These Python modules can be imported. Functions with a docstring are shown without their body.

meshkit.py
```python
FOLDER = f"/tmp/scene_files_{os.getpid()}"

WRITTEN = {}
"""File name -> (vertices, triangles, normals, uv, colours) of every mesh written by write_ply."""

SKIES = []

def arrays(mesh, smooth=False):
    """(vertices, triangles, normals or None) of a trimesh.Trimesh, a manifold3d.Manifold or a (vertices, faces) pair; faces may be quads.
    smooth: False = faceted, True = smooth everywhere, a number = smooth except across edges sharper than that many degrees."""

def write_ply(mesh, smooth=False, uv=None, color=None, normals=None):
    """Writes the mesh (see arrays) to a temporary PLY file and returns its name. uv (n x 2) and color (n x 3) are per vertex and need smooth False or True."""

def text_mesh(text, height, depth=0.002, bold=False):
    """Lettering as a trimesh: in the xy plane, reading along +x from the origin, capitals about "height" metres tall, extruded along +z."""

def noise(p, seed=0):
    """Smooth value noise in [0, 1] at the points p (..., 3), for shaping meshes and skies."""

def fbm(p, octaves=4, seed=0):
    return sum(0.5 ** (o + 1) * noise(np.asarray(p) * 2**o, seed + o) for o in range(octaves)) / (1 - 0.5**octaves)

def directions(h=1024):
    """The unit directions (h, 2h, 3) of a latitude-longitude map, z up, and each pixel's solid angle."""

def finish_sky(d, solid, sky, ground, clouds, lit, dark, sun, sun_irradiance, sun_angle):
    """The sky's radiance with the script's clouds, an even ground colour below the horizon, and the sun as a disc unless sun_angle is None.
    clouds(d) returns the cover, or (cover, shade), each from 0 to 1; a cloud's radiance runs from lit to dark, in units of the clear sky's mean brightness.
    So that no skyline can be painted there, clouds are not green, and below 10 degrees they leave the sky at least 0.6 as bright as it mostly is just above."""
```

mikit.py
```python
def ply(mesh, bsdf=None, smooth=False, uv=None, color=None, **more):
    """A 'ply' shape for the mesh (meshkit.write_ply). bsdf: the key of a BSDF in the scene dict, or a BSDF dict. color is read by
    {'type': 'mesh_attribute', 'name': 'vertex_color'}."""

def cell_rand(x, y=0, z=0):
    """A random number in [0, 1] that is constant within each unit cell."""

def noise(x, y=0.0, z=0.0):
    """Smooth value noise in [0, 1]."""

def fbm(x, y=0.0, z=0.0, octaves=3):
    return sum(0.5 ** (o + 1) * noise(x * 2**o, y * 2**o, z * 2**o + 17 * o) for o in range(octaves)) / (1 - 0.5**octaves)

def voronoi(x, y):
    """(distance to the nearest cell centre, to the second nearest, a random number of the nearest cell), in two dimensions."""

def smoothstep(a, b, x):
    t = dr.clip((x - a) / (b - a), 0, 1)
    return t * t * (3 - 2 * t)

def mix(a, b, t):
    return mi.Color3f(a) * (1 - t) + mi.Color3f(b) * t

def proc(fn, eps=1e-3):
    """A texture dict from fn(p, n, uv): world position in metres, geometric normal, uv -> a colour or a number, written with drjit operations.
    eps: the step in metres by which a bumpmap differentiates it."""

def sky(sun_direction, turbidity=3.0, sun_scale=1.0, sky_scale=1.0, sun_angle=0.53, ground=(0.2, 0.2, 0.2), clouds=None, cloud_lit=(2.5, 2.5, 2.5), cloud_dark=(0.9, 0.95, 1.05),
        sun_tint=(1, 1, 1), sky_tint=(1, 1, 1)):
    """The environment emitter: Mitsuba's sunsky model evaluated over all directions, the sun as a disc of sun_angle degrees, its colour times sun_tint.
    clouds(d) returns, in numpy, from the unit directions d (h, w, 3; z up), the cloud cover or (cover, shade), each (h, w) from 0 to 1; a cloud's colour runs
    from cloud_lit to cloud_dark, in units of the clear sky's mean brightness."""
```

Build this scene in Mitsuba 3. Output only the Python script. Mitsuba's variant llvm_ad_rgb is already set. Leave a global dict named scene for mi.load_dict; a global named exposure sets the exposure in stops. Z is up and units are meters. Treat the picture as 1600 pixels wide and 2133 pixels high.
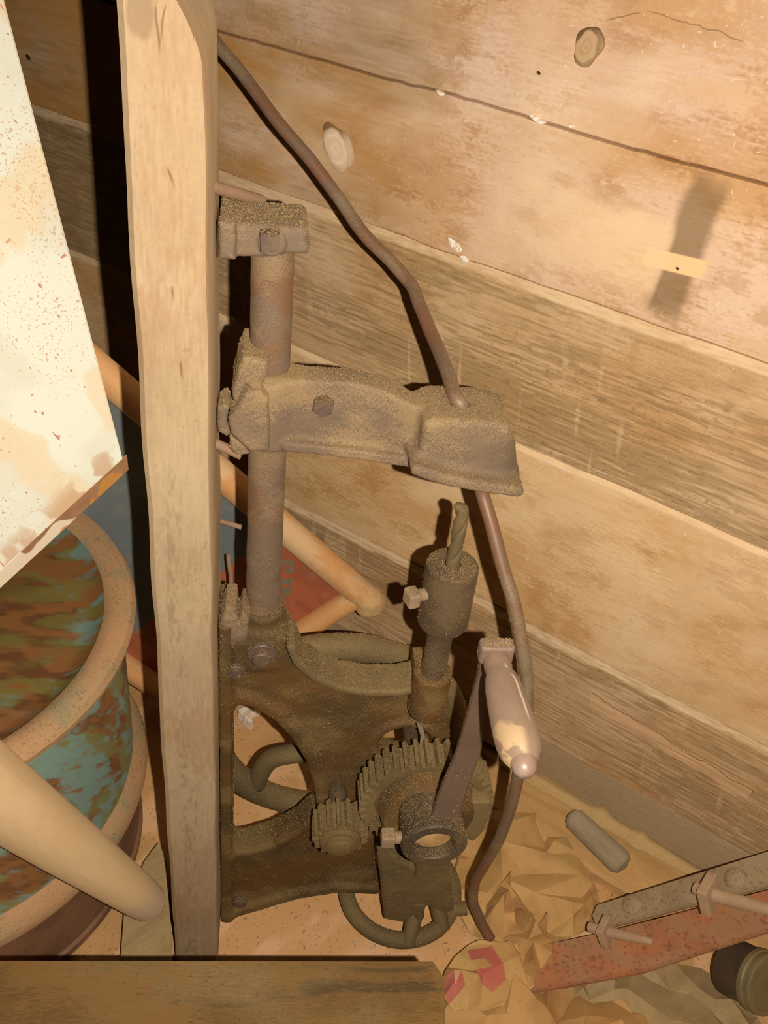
import math
import numpy as np
import trimesh
import shapely
import shapely.geometry as sg
import manifold3d as m3
import drjit as dr
import mitsuba as mi
import mikit
import meshkit
from mikit import proc, noise, fbm, smoothstep, mix

T = mi.ScalarTransform4f
rng = np.random.default_rng(7)
scene, labels, MESH = {}, {}, {}

# ------------------------------------------------------------------ camera, flash, exposure
FPX = 2050.0                                   # focal length in pixels of the 1600 x 2133 frame
_w = np.array([-4200, -2076, FPX]); _w /= np.linalg.norm(_w)
_d = np.array([-317, 2684, FPX]); _d /= np.linalg.norm(_d)
_ex = -_w
_ez = -_d - _ex * np.dot(-_d, _ex); _ez /= np.linalg.norm(_ez)
_ey = np.cross(_ez, _ex)
CAM = np.stack([_ex, _ey, _ez])                # camera axes -> world (x along the wall, y into it, z up)
EYE = np.array([0.0, -0.95, 1.21])             # standing 0.95 m from the plank wall
_m = np.eye(4)
_m[:3, 0], _m[:3, 1], _m[:3, 2], _m[:3, 3] = -CAM[:, 0], -CAM[:, 1], CAM[:, 2], EYE
scene['camera'] = {'type': 'perspective', 'fov_axis': 'x', 'fov': math.degrees(2 * math.atan(800 / FPX)),
                   'near_clip': 0.02, 'far_clip': 50.0, 'to_world': T(_m)}
FLASH = EYE + CAM @ np.array([0.043, 0.010, -0.01])
_f = np.eye(4)
_fd = CAM @ np.array([0.06, 0.0, 1.0]); _fd /= np.linalg.norm(_fd)      # the flash head is turned a little to the right
_fx = CAM[:, 0] - _fd * np.dot(CAM[:, 0], _fd); _fx /= np.linalg.norm(_fx)
_f[:3, 0], _f[:3, 1], _f[:3, 2], _f[:3, 3] = _fx * 0.0034, np.cross(_fd, _fx) * 0.0026, _fd, FLASH
K_F = (0.008 * 0.006) / (0.0034 * 0.0026)
scene['camera_flash'] = {'type': 'rectangle', 'to_world': T(_f), 'bsdf': {'type': 'diffuse', 'reflectance': {'type': 'rgb', 'value': [.05, .05, .05]}},
                         'emitter': {'type': 'area', 'radiance': {'type': 'rgb', 'value': [29200 * K_F, 25000 * K_F, 20600 * K_F]}}}
labels['camera_flash'] = {'kind': 'structure'}
exposure = 0.0


# ------------------------------------------------------------------ where things stand
def ray(x, y):
    return CAM @ np.array([(x - 800) / FPX, (y - 1066.5) / FPX, 1.0])


def at(x, y, z):
    return EYE + z * ray(x, y)


def meet(x, y, p, n):
    r = ray(x, y)
    return EYE + r * (np.dot(np.asarray(p) - EYE, n) / np.dot(r, n))


def on_wall(x, y, off=0.0):
    return meet(x, y, [0, -off, 0], np.array([0, 1.0, 0]))


def on_floor(x, y, h=0.0):
    return meet(x, y, [0, 0, h], np.array([0, 0, 1.0]))


# ------------------------------------------------------------------ entries
def key_of(name, parent=None):
    k = f'{parent}__{name}' if parent else name
    n, c = k, 0
    while n in scene or n in labels or any(s.startswith(n + '__') for s in scene):
        c += 1
        n = f'{k}_{c:03d}'
    return n


def obj(name, mesh, bsdf, parent=None, smooth=False, label=None, cat=None, group=None, kind=None, **kw):
    k = key_of(name, parent)
    scene[k] = mikit.ply(mesh, bsdf, smooth, **kw)
    MESH[k] = mesh
    d = {a: b for a, b in (('label', label), ('category', cat), ('group', group), ('kind', kind)) if b}
    if d:
        labels[k] = d
    return k


def thing(name, label=None, cat=None, group=None, kind=None):
    k = key_of(name)
    labels[k] = {a: b for a, b in (('label', label), ('category', cat), ('group', group), ('kind', kind)) if b}
    return k


# ------------------------------------------------------------------ mesh helpers
def frames(p):
    p = np.asarray(p, float)
    t = np.gradient(p, axis=0)
    t /= np.linalg.norm(t, axis=1, keepdims=True) + 1e-12
    a = np.zeros_like(p)
    ref = np.eye(3)[np.argmin(np.abs(t[0]))]
    a[0] = np.cross(t[0], ref)
    for i in range(1, len(p)):
        a[i] = a[i - 1] - t[i] * np.dot(a[i - 1], t[i])
        a[i] /= np.linalg.norm(a[i])
    a[0] /= np.linalg.norm(a[0])
    return p, t, a, np.cross(t, a)


def tube(points, radii, sides=20, cap=True, rough=0.0, seed=0, dense=None):
    p = np.asarray(points, float)
    r = np.broadcast_to(np.asarray(radii, float), (len(p),))
    if dense:
        s = np.r_[0, np.cumsum(np.linalg.norm(np.diff(p, axis=0), axis=1))]
        from scipy.interpolate import PchipInterpolator
        q = np.linspace(0, s[-1], dense)
        p, r = PchipInterpolator(s, p)(q), PchipInterpolator(s, r)(q)
    p, t, a, b = frames(p)
    ang = np.arange(sides) * 2 * np.pi / sides
    v = p[:, None] + r[:, None, None] * (np.cos(ang)[None, :, None] * a[:, None] + np.sin(ang)[None, :, None] * b[:, None])
    if rough:
        nrm = (v - p[:, None]) / (r[:, None, None] + 1e-9)
        v = v + nrm * rough * (meshkit.fbm(v * 60, 3, seed)[..., None] - 0.5) * 2
    n = len(p)
    v = v.reshape(-1, 3)
    i, j = np.meshgrid(np.arange(n - 1), np.arange(sides), indexing='ij')
    q = np.stack([i * sides + j, i * sides + (j + 1) % sides, (i + 1) * sides + (j + 1) % sides, (i + 1) * sides + j], -1).reshape(-1, 4)
    f = np.vstack([q[:, [0, 1, 2]], q[:, [0, 2, 3]]])
    if cap:
        v = np.vstack([v, p[0], p[-1]])
        c0, c1 = len(v) - 2, len(v) - 1
        k = np.arange(sides)
        f = np.vstack([f, np.c_[np.full(sides, c0), (k + 1) % sides, k], np.c_[np.full(sides, c1), (n - 1) * sides + k, (n - 1) * sides + (k + 1) % sides]])
    return trimesh.Trimesh(v, f, process=False)


def lathe(profile, origin, axis, sides=48, ref=None):
    """profile: rows (radius, height along axis)."""
    pr = np.asarray(profile, float)
    ax = np.asarray(axis, float) / np.linalg.norm(axis)
    a = np.cross(ax, np.eye(3)[np.argmin(np.abs(ax))] if ref is None else ref)
    a /= np.linalg.norm(a)
    b = np.cross(ax, a)
    ang = np.arange(sides) * 2 * np.pi / sides
    v = np.asarray(origin) + pr[:, 1, None, None] * ax + pr[:, 0, None, None] * (np.cos(ang)[:, None] * a + np.sin(ang)[:, None] * b)
    n = len(pr)
    i, j = np.meshgrid(np.arange(n - 1), np.arange(sides), indexing='ij')
    q = np.stack([i * sides + j, i * sides + (j + 1) % sides, (i + 1) * sides + (j + 1) % sides, (i + 1) * sides + j], -1).reshape(-1, 4)
    return trimesh.Trimesh(v.reshape(-1, 3), np.vstack([q[:, [0, 1, 2]], q[:, [0, 2, 3]]]), process=False)


def prism(poly, o, u, v, n, d0, d1, chamfer=0.0):
    """A polygon of (u, v) rows pushed from d0 to d1 along n, edges cut by a chamfer (hulls of the convex case, steps otherwise)."""
    cs = m3.CrossSection([np.asarray(poly, float)], m3.FillRule.NonZero) if not isinstance(poly, m3.CrossSection) else poly
    h = d1 - d0
    if chamfer > 0:
        c = chamfer
        m = m3.Manifold()
        steps = [(0.0, 1.0), (0.3, 0.55), (0.65, 0.2), (1.0, 0.0)]
        parts = []
        for f, g in steps:
            s = cs.offset(-c * f, m3.JoinType.Round, 2.0, 24)
            e = m3.Manifold.extrude(s, h - 2 * c * g).translate([0, 0, d0 + c * g])
            parts.append(e)
        m = m3.Manifold.batch_boolean(parts, m3.OpType.Add)
    else:
        m = m3.Manifold.extrude(cs, h).translate([0, 0, d0])
    return place(m, o, u, v, n)


def place(m, o, u, v, n):
    if isinstance(m, m3.Manifold):
        k = m.to_mesh()
        V, Fc = np.array(k.vert_properties[:, :3], float), np.array(k.tri_verts)
    else:
        V, Fc = np.array(m.vertices), np.array(m.faces)
    W = np.asarray(o) + V[:, :1] * np.asarray(u) + V[:, 1:2] * np.asarray(v) + V[:, 2:] * np.asarray(n)
    if np.dot(np.cross(u, v), n) < 0:
        Fc = Fc[:, ::-1]
    return trimesh.Trimesh(W, Fc, process=False)


def rbox(o, u, v, n, size, r=0.002, seg=10):
    """Rounded box: hull of spheres; size along u, v, n; o its centre."""
    s = m3.Manifold.sphere(r, seg)
    hs = np.asarray(size) / 2 - r
    m = m3.Manifold.batch_hull([s.translate((np.array(c) * hs).tolist()) for c in np.ndindex(2, 2, 2) for c in [np.array(c) * 2 - 1]])
    return place(m, o, u, v, n)


def refine(mesh, length):
    m = m3.Manifold(m3.Mesh(np.asarray(mesh.vertices, np.float32), np.asarray(mesh.faces, np.uint32)))
    return m


def nets(fn, lo, hi, h):
    """Surface nets of the signed distance fn(X, Y, Z) in a box: (vertices, triangles)."""
    ax = [np.arange(l, u + h, h, dtype=np.float32) for l, u in zip(lo, hi)]
    D = np.ascontiguousarray(np.broadcast_to(fn(ax[0][:, None, None], ax[1][None, :, None], ax[2][None, None, :]), [len(a) for a in ax])).astype(np.float32)
    inside = D < 0
    n = np.array(D.shape) - 1
    cnt = np.zeros(n, np.float32)
    acc = np.zeros((*n, 3), np.float32)
    for axis in range(3):
        o = [k for k in range(3) if k != axis]
        for a in (0, 1):
            for b in (0, 1):
                s0 = [None] * 3
                s0[axis] = slice(0, n[axis]); s0[o[0]] = slice(a, a + n[o[0]]); s0[o[1]] = slice(b, b + n[o[1]])
                s1 = list(s0); s1[axis] = slice(1, n[axis] + 1)
                d0, d1 = D[tuple(s0)], D[tuple(s1)]
                c = (d0 < 0) != (d1 < 0)
                t = np.where(c, d0 / np.where(c, d0 - d1, 1), 0)
                acc[..., axis] += np.where(c, t, 0)
                if a:
                    acc[..., o[0]] += c
                if b:
                    acc[..., o[1]] += c
                cnt += c
    act = cnt > 0
    ids = np.full(n, -1, np.int64)
    ids[act] = np.arange(act.sum())
    V = np.argwhere(act) + acc[act] / cnt[act][:, None]
    V = V * h + np.array(lo)
    quads = []
    for axis in range(3):
        o = [(axis + 1) % 3, (axis + 2) % 3]
        s0 = [slice(1, n[k]) for k in range(3)]
        s0[axis] = slice(0, n[axis])
        s1 = list(s0); s1[axis] = slice(1, n[axis] + 1)
        i0, i1 = inside[tuple(s0)], inside[tuple(s1)]
        e = np.argwhere(i0 != i1)
        off = np.ones(3, int); off[axis] = 0
        g = e + off
        flip = i0[tuple(e.T)]
        def cell(a, b):
            c = g.copy(); c[:, o[0]] -= a; c[:, o[1]] -= b
            return ids[tuple(c.T)]
        q = np.stack([cell(1, 1), cell(0, 1), cell(0, 0), cell(1, 0)], 1)
        q = np.where(flip[:, None], q, q[:, ::-1])
        quads.append(q)
    q = np.vstack(quads)
    return V, np.vstack([q[:, [0, 1, 2]], q[:, [0, 2, 3]]])


def sd_poly(P, X, Y):
    """Signed distance in 2-D of the polygon P (rows x, y)."""
    P = np.asarray(P, np.float32)
    X, Y = np.broadcast_arrays(np.asarray(X, np.float32), np.asarray(Y, np.float32))
    d = np.full(X.shape, 1e9, np.float32)
    s = np.zeros(X.shape, bool)
    for (ax, ay), (bx, by) in zip(P, np.roll(P, -1, 0)):
        ex, ey = bx - ax, by - ay
        wx, wy = X - ax, Y - ay
        t = np.clip((wx * ex + wy * ey) / (ex * ex + ey * ey + 1e-12), 0, 1)
        d = np.minimum(d, (wx - t * ex) ** 2 + (wy - t * ey) ** 2)
        c = ((ay > Y) != (by > Y)) & (X < ex * (Y - ay) / (ey + 1e-12) + ax)
        s ^= c
    d = np.sqrt(d)
    return np.where(s, -d, d)


def sd_line(P, X, Y):
    P = np.asarray(P, np.float32)
    d = 1e9
    for (ax, ay), (bx, by) in zip(P[:-1], P[1:]):
        ex, ey = bx - ax, by - ay
        t = np.clip(((X - ax) * ex + (Y - ay) * ey) / (ex * ex + ey * ey + 1e-12), 0, 1)
        d = np.minimum(d, (X - ax - t * ex) ** 2 + (Y - ay - t * ey) ** 2)
    return np.sqrt(d)


def sd_slab(d2, z, z0, z1, r):
    """Extrusion of the 2-D distance d2 between z0 and z1, edges rounded by r."""
    a, b = d2 + r, np.abs(z - (z0 + z1) / 2) - (z1 - z0) / 2 + r
    return np.minimum(np.maximum(a, b), 0) + np.sqrt(np.maximum(a, 0) ** 2 + np.maximum(b, 0) ** 2) - r


def smin(a, b, k):
    h = np.clip(0.5 + 0.5 * (b - a) / k, 0, 1)
    return b + (a - b) * h - k * h * (1 - h)


# ------------------------------------------------------------------ materials
def col(*c):
    return [float(x) for x in c]


def along(d, c):
    """Coordinates of a point along the grain direction d, across (c) and through."""
    d = np.asarray(d, float) / np.linalg.norm(d)
    c = np.asarray(c, float) - d * np.dot(c, d)
    c /= np.linalg.norm(c)
    e = np.cross(d, c)
    return lambda p: tuple(p.x * float(k[0]) + p.y * float(k[1]) + p.z * float(k[2]) for k in (d, c, e))


def wood(grain, base, dark, pale, streak=0.6, blotch=0.5, fine=0.3, specks=0.5, scale=1.0, seed=0.0, dirt=None, extra=None):
    def fn(p, n, uv):
        a, c, e = grain(p)
        a, c, e = a * scale, c * scale, e * scale
        w = fbm(a * 2.2 + seed, c * 11, e * 11 + seed, 3)
        r = noise(c * 60 + w * 12 + seed, a * 1.3, e * 60)
        f = 0.6 * noise(a * 75 + seed, c * 620, e * 620) + 0.4 * noise(a * 420, c * 520 + seed, e * 520)
        b = fbm(a * 6 + seed, c * 9, e * 9 + seed * 3, 4)
        k = mix(base, dark, smoothstep(0.42, 0.85, r) * streak)
        k = mix(k, pale, smoothstep(0.48, 0.72, b) * blotch)
        s = noise(a * 170 + seed, c * 520, e * 520)
        k = mix(k, dark, smoothstep(0.80, 0.92, s) * specks)
        k = k * (1 - fine * 0.5 + fine * f)
        if dirt is not None:
            q = fbm(a * 9 + seed + 31, c * 16, e * 16, 4)
            g = noise(a * 110, c * 480 + seed, e * 480)
            k = mix(k, dirt[0], smoothstep(0.47, 0.62, q + 0.25 * (g - 0.5)) * dirt[1])
        if extra is not None:
            k = extra(k, p, *grain(p))
        return k
    return fn


def mat(key, fn, rough=0.75, spec=0.25, metallic=0.0, bump=None, bump_scale=0.001, two=True, eps=5e-4):
    b = {'type': 'principled', 'base_color': proc(fn) if callable(fn) else {'type': 'rgb', 'value': fn}, 'roughness': rough, 'specular': spec, 'metallic': metallic}
    if bump is not None:
        b = {'type': 'bumpmap', 'arbitrary': proc(bump, eps), 'scale': bump_scale, 'nested': b}
    if two:
        b = {'type': 'twosided', 'bsdf': b}
    scene[key] = b
    return key


def ellipse_at(p, c, ux, uz, rx, rz):
    """A soft distance for a mark on the wall: below 1 inside an ellipse with axes turned by (ux, uz)."""
    x, z = p.x - float(c[0]), p.z - float(c[2])
    a, b = x * ux + z * uz, -x * uz + z * ux
    return dr.sqrt(dr.square(a / rx) + dr.square(b / rz))


WALLG = along([1, 0, 0], [0, 0, 1])
SCORCH = [on_wall(x, y) for x, y in ((1482, 385), (1430, 500), (1385, 640))]
PATCH = [on_wall(x, y) for x, y in ((1510, 470), (1350, 560), (1440, 590), (1420, 640))]
CRACKS = [(on_wall(1343, 22), on_wall(1560, 92)), (on_wall(1255, 44), on_wall(1345, 24))]
TORN = [(on_wall(1228, 1448), on_wall(1570, 1655))]
HOLES = [(on_wall(1122, 152), .0028), (on_wall(1414, 557), .0022), (on_wall(65, 118), .006)]


def crack(p, q0, q1, w, seed):
    """Closeness (1 on it, 0 away) to a ragged line on the wall from q0 to q1, w wide."""
    x0, z0, x1, z1 = (float(v) for v in (q0[0], q0[2], q1[0], q1[2]))
    L = math.hypot(x1 - x0, z1 - z0)
    tx, tz = (x1 - x0) / L, (z1 - z0) / L
    s, t = (p.x - x0) * tx + (p.z - z0) * tz, (p.z - z0) * tx - (p.x - x0) * tz
    t = t + 0.010 * (fbm(p.x * 40 + seed, seed, 1.0, 4) - 0.5)
    return smoothstep(w, w * 0.4, dr.abs(t)) * smoothstep(0, 0.01, s) * smoothstep(L, L - 0.01, s), t


def mottle(k, p, amount):
    """Old stains, scuffs and specks of a handled board."""
    g = 0.5 * noise(p.x * 70, p.z * 480, 3.0) + 0.5 * noise(p.x * 300, p.z * 420, 8.0)
    q = fbm(p.x * 7 + 3, p.z * 15, 6.0, 5)
    k = mix(k, k * mi.Color3f(.80, .66, .46), smoothstep(.36, .70, q + .35 * (g - .5)) * amount)
    r = fbm(p.x * 26 + 11, p.z * 44, 2.0, 4)
    k = mix(k, k * mi.Color3f(.66, .52, .36), smoothstep(.50, .80, r + .35 * (g - .5)) * amount * .7)
    s = fbm(p.x * 12 + 40, p.z * 10, 9.0, 5)
    k = mix(k, col(.68, .53, .36), smoothstep(.48, .74, s + .4 * (g - .5)) * amount * .5)
    return mix(k, col(.74, .63, .48), smoothstep(.93, .97, noise(p.x * 330 + 5, p.z * 330, 1.0)) * amount * .7)


def pine_marks(k, p, a, c, e):
    k = mottle(k, p, .75)
    n1 = fbm(p.x * 40, p.z * 40, 0.0, 3) - 0.5
    # scorched bar with a clean strip across it, on the second plank
    x0, z0, x1, z1 = SCORCH[0][0], SCORCH[0][2], SCORCH[2][0], SCORCH[2][2]
    L = math.hypot(x1 - x0, z1 - z0)
    tx, tz = (x1 - x0) / L, (z1 - z0) / L
    s = (p.x - float(x0)) * tx + (p.z - float(z0)) * tz
    t = (p.x - float(x0)) * -tz + (p.z - float(z0)) * tx
    bar = smoothstep(0.024, 0.012, dr.abs(t) + 0.008 * n1) * smoothstep(-0.02, 0.01, s + 0.02 * n1) * smoothstep(L + 0.02, L - 0.005, s)
    k = mix(k, col(.16, .095, .035), bar * 0.72)
    k = mix(k, col(.72, .50, .27), smoothstep(0.0105, 0.0085, dr.abs(s - 0.62 * L + 0.15 * t)) * smoothstep(0.034, 0.028, dr.abs(t + 0.006) + 0.006 * n1))
    cl = smoothstep(-0.012, -0.018, t) * smoothstep(-0.2, -0.1, t + 0.1 * n1) * smoothstep(0.035, 0.06, s + 0.3 * n1 * 0.1) * smoothstep(L * 1.2, L * .8, s)
    k = mix(k, col(.74, .55, .33), cl * 0.55)
    # boards turn darker brown towards the left, in streaky noise patches
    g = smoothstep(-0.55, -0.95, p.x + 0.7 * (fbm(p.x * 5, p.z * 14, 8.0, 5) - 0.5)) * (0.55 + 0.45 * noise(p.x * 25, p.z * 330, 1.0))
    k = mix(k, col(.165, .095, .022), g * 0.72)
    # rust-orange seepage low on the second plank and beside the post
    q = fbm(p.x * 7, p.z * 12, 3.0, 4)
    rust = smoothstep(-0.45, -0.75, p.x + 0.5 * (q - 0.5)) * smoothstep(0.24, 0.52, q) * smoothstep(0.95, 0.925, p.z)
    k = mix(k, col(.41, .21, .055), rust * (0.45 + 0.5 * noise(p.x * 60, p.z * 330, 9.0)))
    for q0, q1 in CRACKS:
        k = mix(k, col(.20, .11, .05), crack(p, q0, q1, 0.0009, 2.0)[0] * 0.7)
    for q_, r_ in HOLES:
        k = mix(k, col(.04, .02, .01), smoothstep(1.1, 0.7, ellipse_at(p, q_, 1.0, -0.4, r_, r_ * .7)))
    return k


def rough_top(k, p, a, c, e):
    """Bare weathered strip along the upper edge of a board, with a ragged outline."""
    w = 0.011 + 0.012 * (fbm(p.x * 22, p.z * 3, 1.0, 4) - 0.5)
    g = noise(p.x * 90, p.z * 500, 6.0)
    for zt in (0.310, 0.570, 0.772):
        d = float(zt) - p.z
        k = mix(k, col(.68, .53, .34), smoothstep(0.002, -0.002, d - w) * dr.select(d > -0.003, 1.0, 0.0) * (0.25 + 0.45 * g))
    return k


def tan_marks(k, p, a, c, e):
    return rough_top(mottle(k, p, .6), p, a, c, e)


def rough_marks(k, p, a, c, e):
    k = mottle(k, p, .5)
    s = 0.6 * noise(p.x * 45, p.z * 420, 2.0) + 0.4 * noise(p.x * 9, p.z * 240, 4.0)
    q = fbm(p.x * 4.5, p.z * 16, 5.0, 4)
    k = mix(k, col(.27, .18, .085), smoothstep(0.40, 0.70, q + 0.9 * (s - 0.5)) * 0.62)
    k = mix(k, col(.20, .125, .055), smoothstep(.70, .86, noise(p.x * 150, p.z * 620, 12.0)) * smoothstep(.38, .58, q) * .45)
    v = noise(p.x * 95 + p.z * 12, p.z * 11, 4.0)
    k = mix(k, col(.64, .47, .28), smoothstep(0.80, 0.92, v) * smoothstep(0.4, 0.6, q) * noise(p.x * 200, p.z * 260, 1.0) * 0.6)
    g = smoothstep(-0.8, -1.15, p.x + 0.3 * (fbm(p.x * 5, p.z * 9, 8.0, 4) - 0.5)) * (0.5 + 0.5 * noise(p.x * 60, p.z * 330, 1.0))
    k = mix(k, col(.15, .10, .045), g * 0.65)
    for q0, q1 in TORN:
        b, t = crack(p, q0, q1, 0.014, 5.0)
        k = mix(k, col(.60, .385, .22), smoothstep(.25, .4, b) * (.45 + .45 * noise(p.x * 30, p.z * 400, 3.0)))
        k = mix(k, col(.16, .075, .03), smoothstep(.0012, .0004, dr.abs(t - .0095)) * smoothstep(.02, .2, b) * .8)
    return rough_top(k, p, a, c, e)


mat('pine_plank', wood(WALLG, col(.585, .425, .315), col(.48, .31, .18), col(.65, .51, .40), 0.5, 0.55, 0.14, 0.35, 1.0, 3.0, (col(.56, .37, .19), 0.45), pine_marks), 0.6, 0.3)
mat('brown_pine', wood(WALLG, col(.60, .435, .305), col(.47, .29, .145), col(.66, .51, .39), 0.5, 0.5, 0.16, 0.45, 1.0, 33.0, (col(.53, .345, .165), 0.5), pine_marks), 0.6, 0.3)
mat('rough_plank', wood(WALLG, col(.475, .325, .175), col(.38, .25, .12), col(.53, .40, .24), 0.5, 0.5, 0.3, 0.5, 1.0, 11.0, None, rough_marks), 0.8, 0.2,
    bump=lambda p, n, uv: noise(p.x * 16, p.z * 300, 2.0), bump_scale=0.0009)
mat('tan_plank', wood(WALLG, col(.65, .465, .26), col(.58, .39, .195), col(.69, .52, .31), 0.35, 0.5, 0.2, 0.3, 1.0, 23.0, (col(.53, .34, .15), 0.4), tan_marks), 0.75, 0.2)
mat('grey_plank', wood(WALLG, col(.36, .265, .155), col(.20, .14, .08), col(.40, .30, .17), 0.5, 0.4, 0.3, 0.4, 1.0, 5.0), 0.85, 0.15)
mat('dust_tan', lambda p, n, uv: mix(col(.42, .28, .125), col(.52, .36, .17), noise(p.x * 700, p.y * 700, p.z * 700)), 0.95, 0.1)
mat('floor_dirt', lambda p, n, uv: mix(mix(mix(col(.54, .315, .14), col(.45, .27, .115), smoothstep(.4, .65, fbm(p.x * 9, p.y * 9, 1.0, 4))), col(.66, .42, .24), smoothstep(.5, .7, fbm(p.x * 30, p.y * 14, 4.0, 3)) * .7),
                                       col(.10, .07, .04), smoothstep(.84, .93, noise(p.x * 380, p.y * 380, 0.0)) * .55), 0.9, 0.15)


def knot_fn(c, rx, rz, tilt, core, ring, seed):
    def fn(p, n, uv):
        r = ellipse_at(p, c, math.cos(tilt), math.sin(tilt), rx, rz)
        q = fbm(p.x * 130 + seed, p.z * 130, 1.0, 3)
        k = mix(core, [x * .72 for x in core], noise(r * 9 + 3 * q, seed, 0.0))
        x, z = p.x - float(c[0]), p.z - float(c[2])
        side = smoothstep(0.012, -0.012, x - 0.6 * z)
        return mix(k, ring, smoothstep(0.72, 0.86, r + .25 * (q - .5)) * (0.35 + 0.65 * side))
    return fn


mat('knot_dark', knot_fn(on_wall(1225, 97), .0135, .0185, -.25, col(.47, .325, .18), col(.13, .075, .03), 1.0), 0.7, 0.25)
mat('knot_pale', knot_fn(on_wall(706, 307), .0205, .0285, .62, col(.78, .60, .43), col(.22, .12, .045), 7.0), 0.7, 0.25)
mat('white_fleck', lambda p, n, uv: mix(col(.64, .53, .40), col(.84, .78, .70), smoothstep(.35, .65, noise(p.x * 420, p.z * 420, 0.0))), 0.8)

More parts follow.
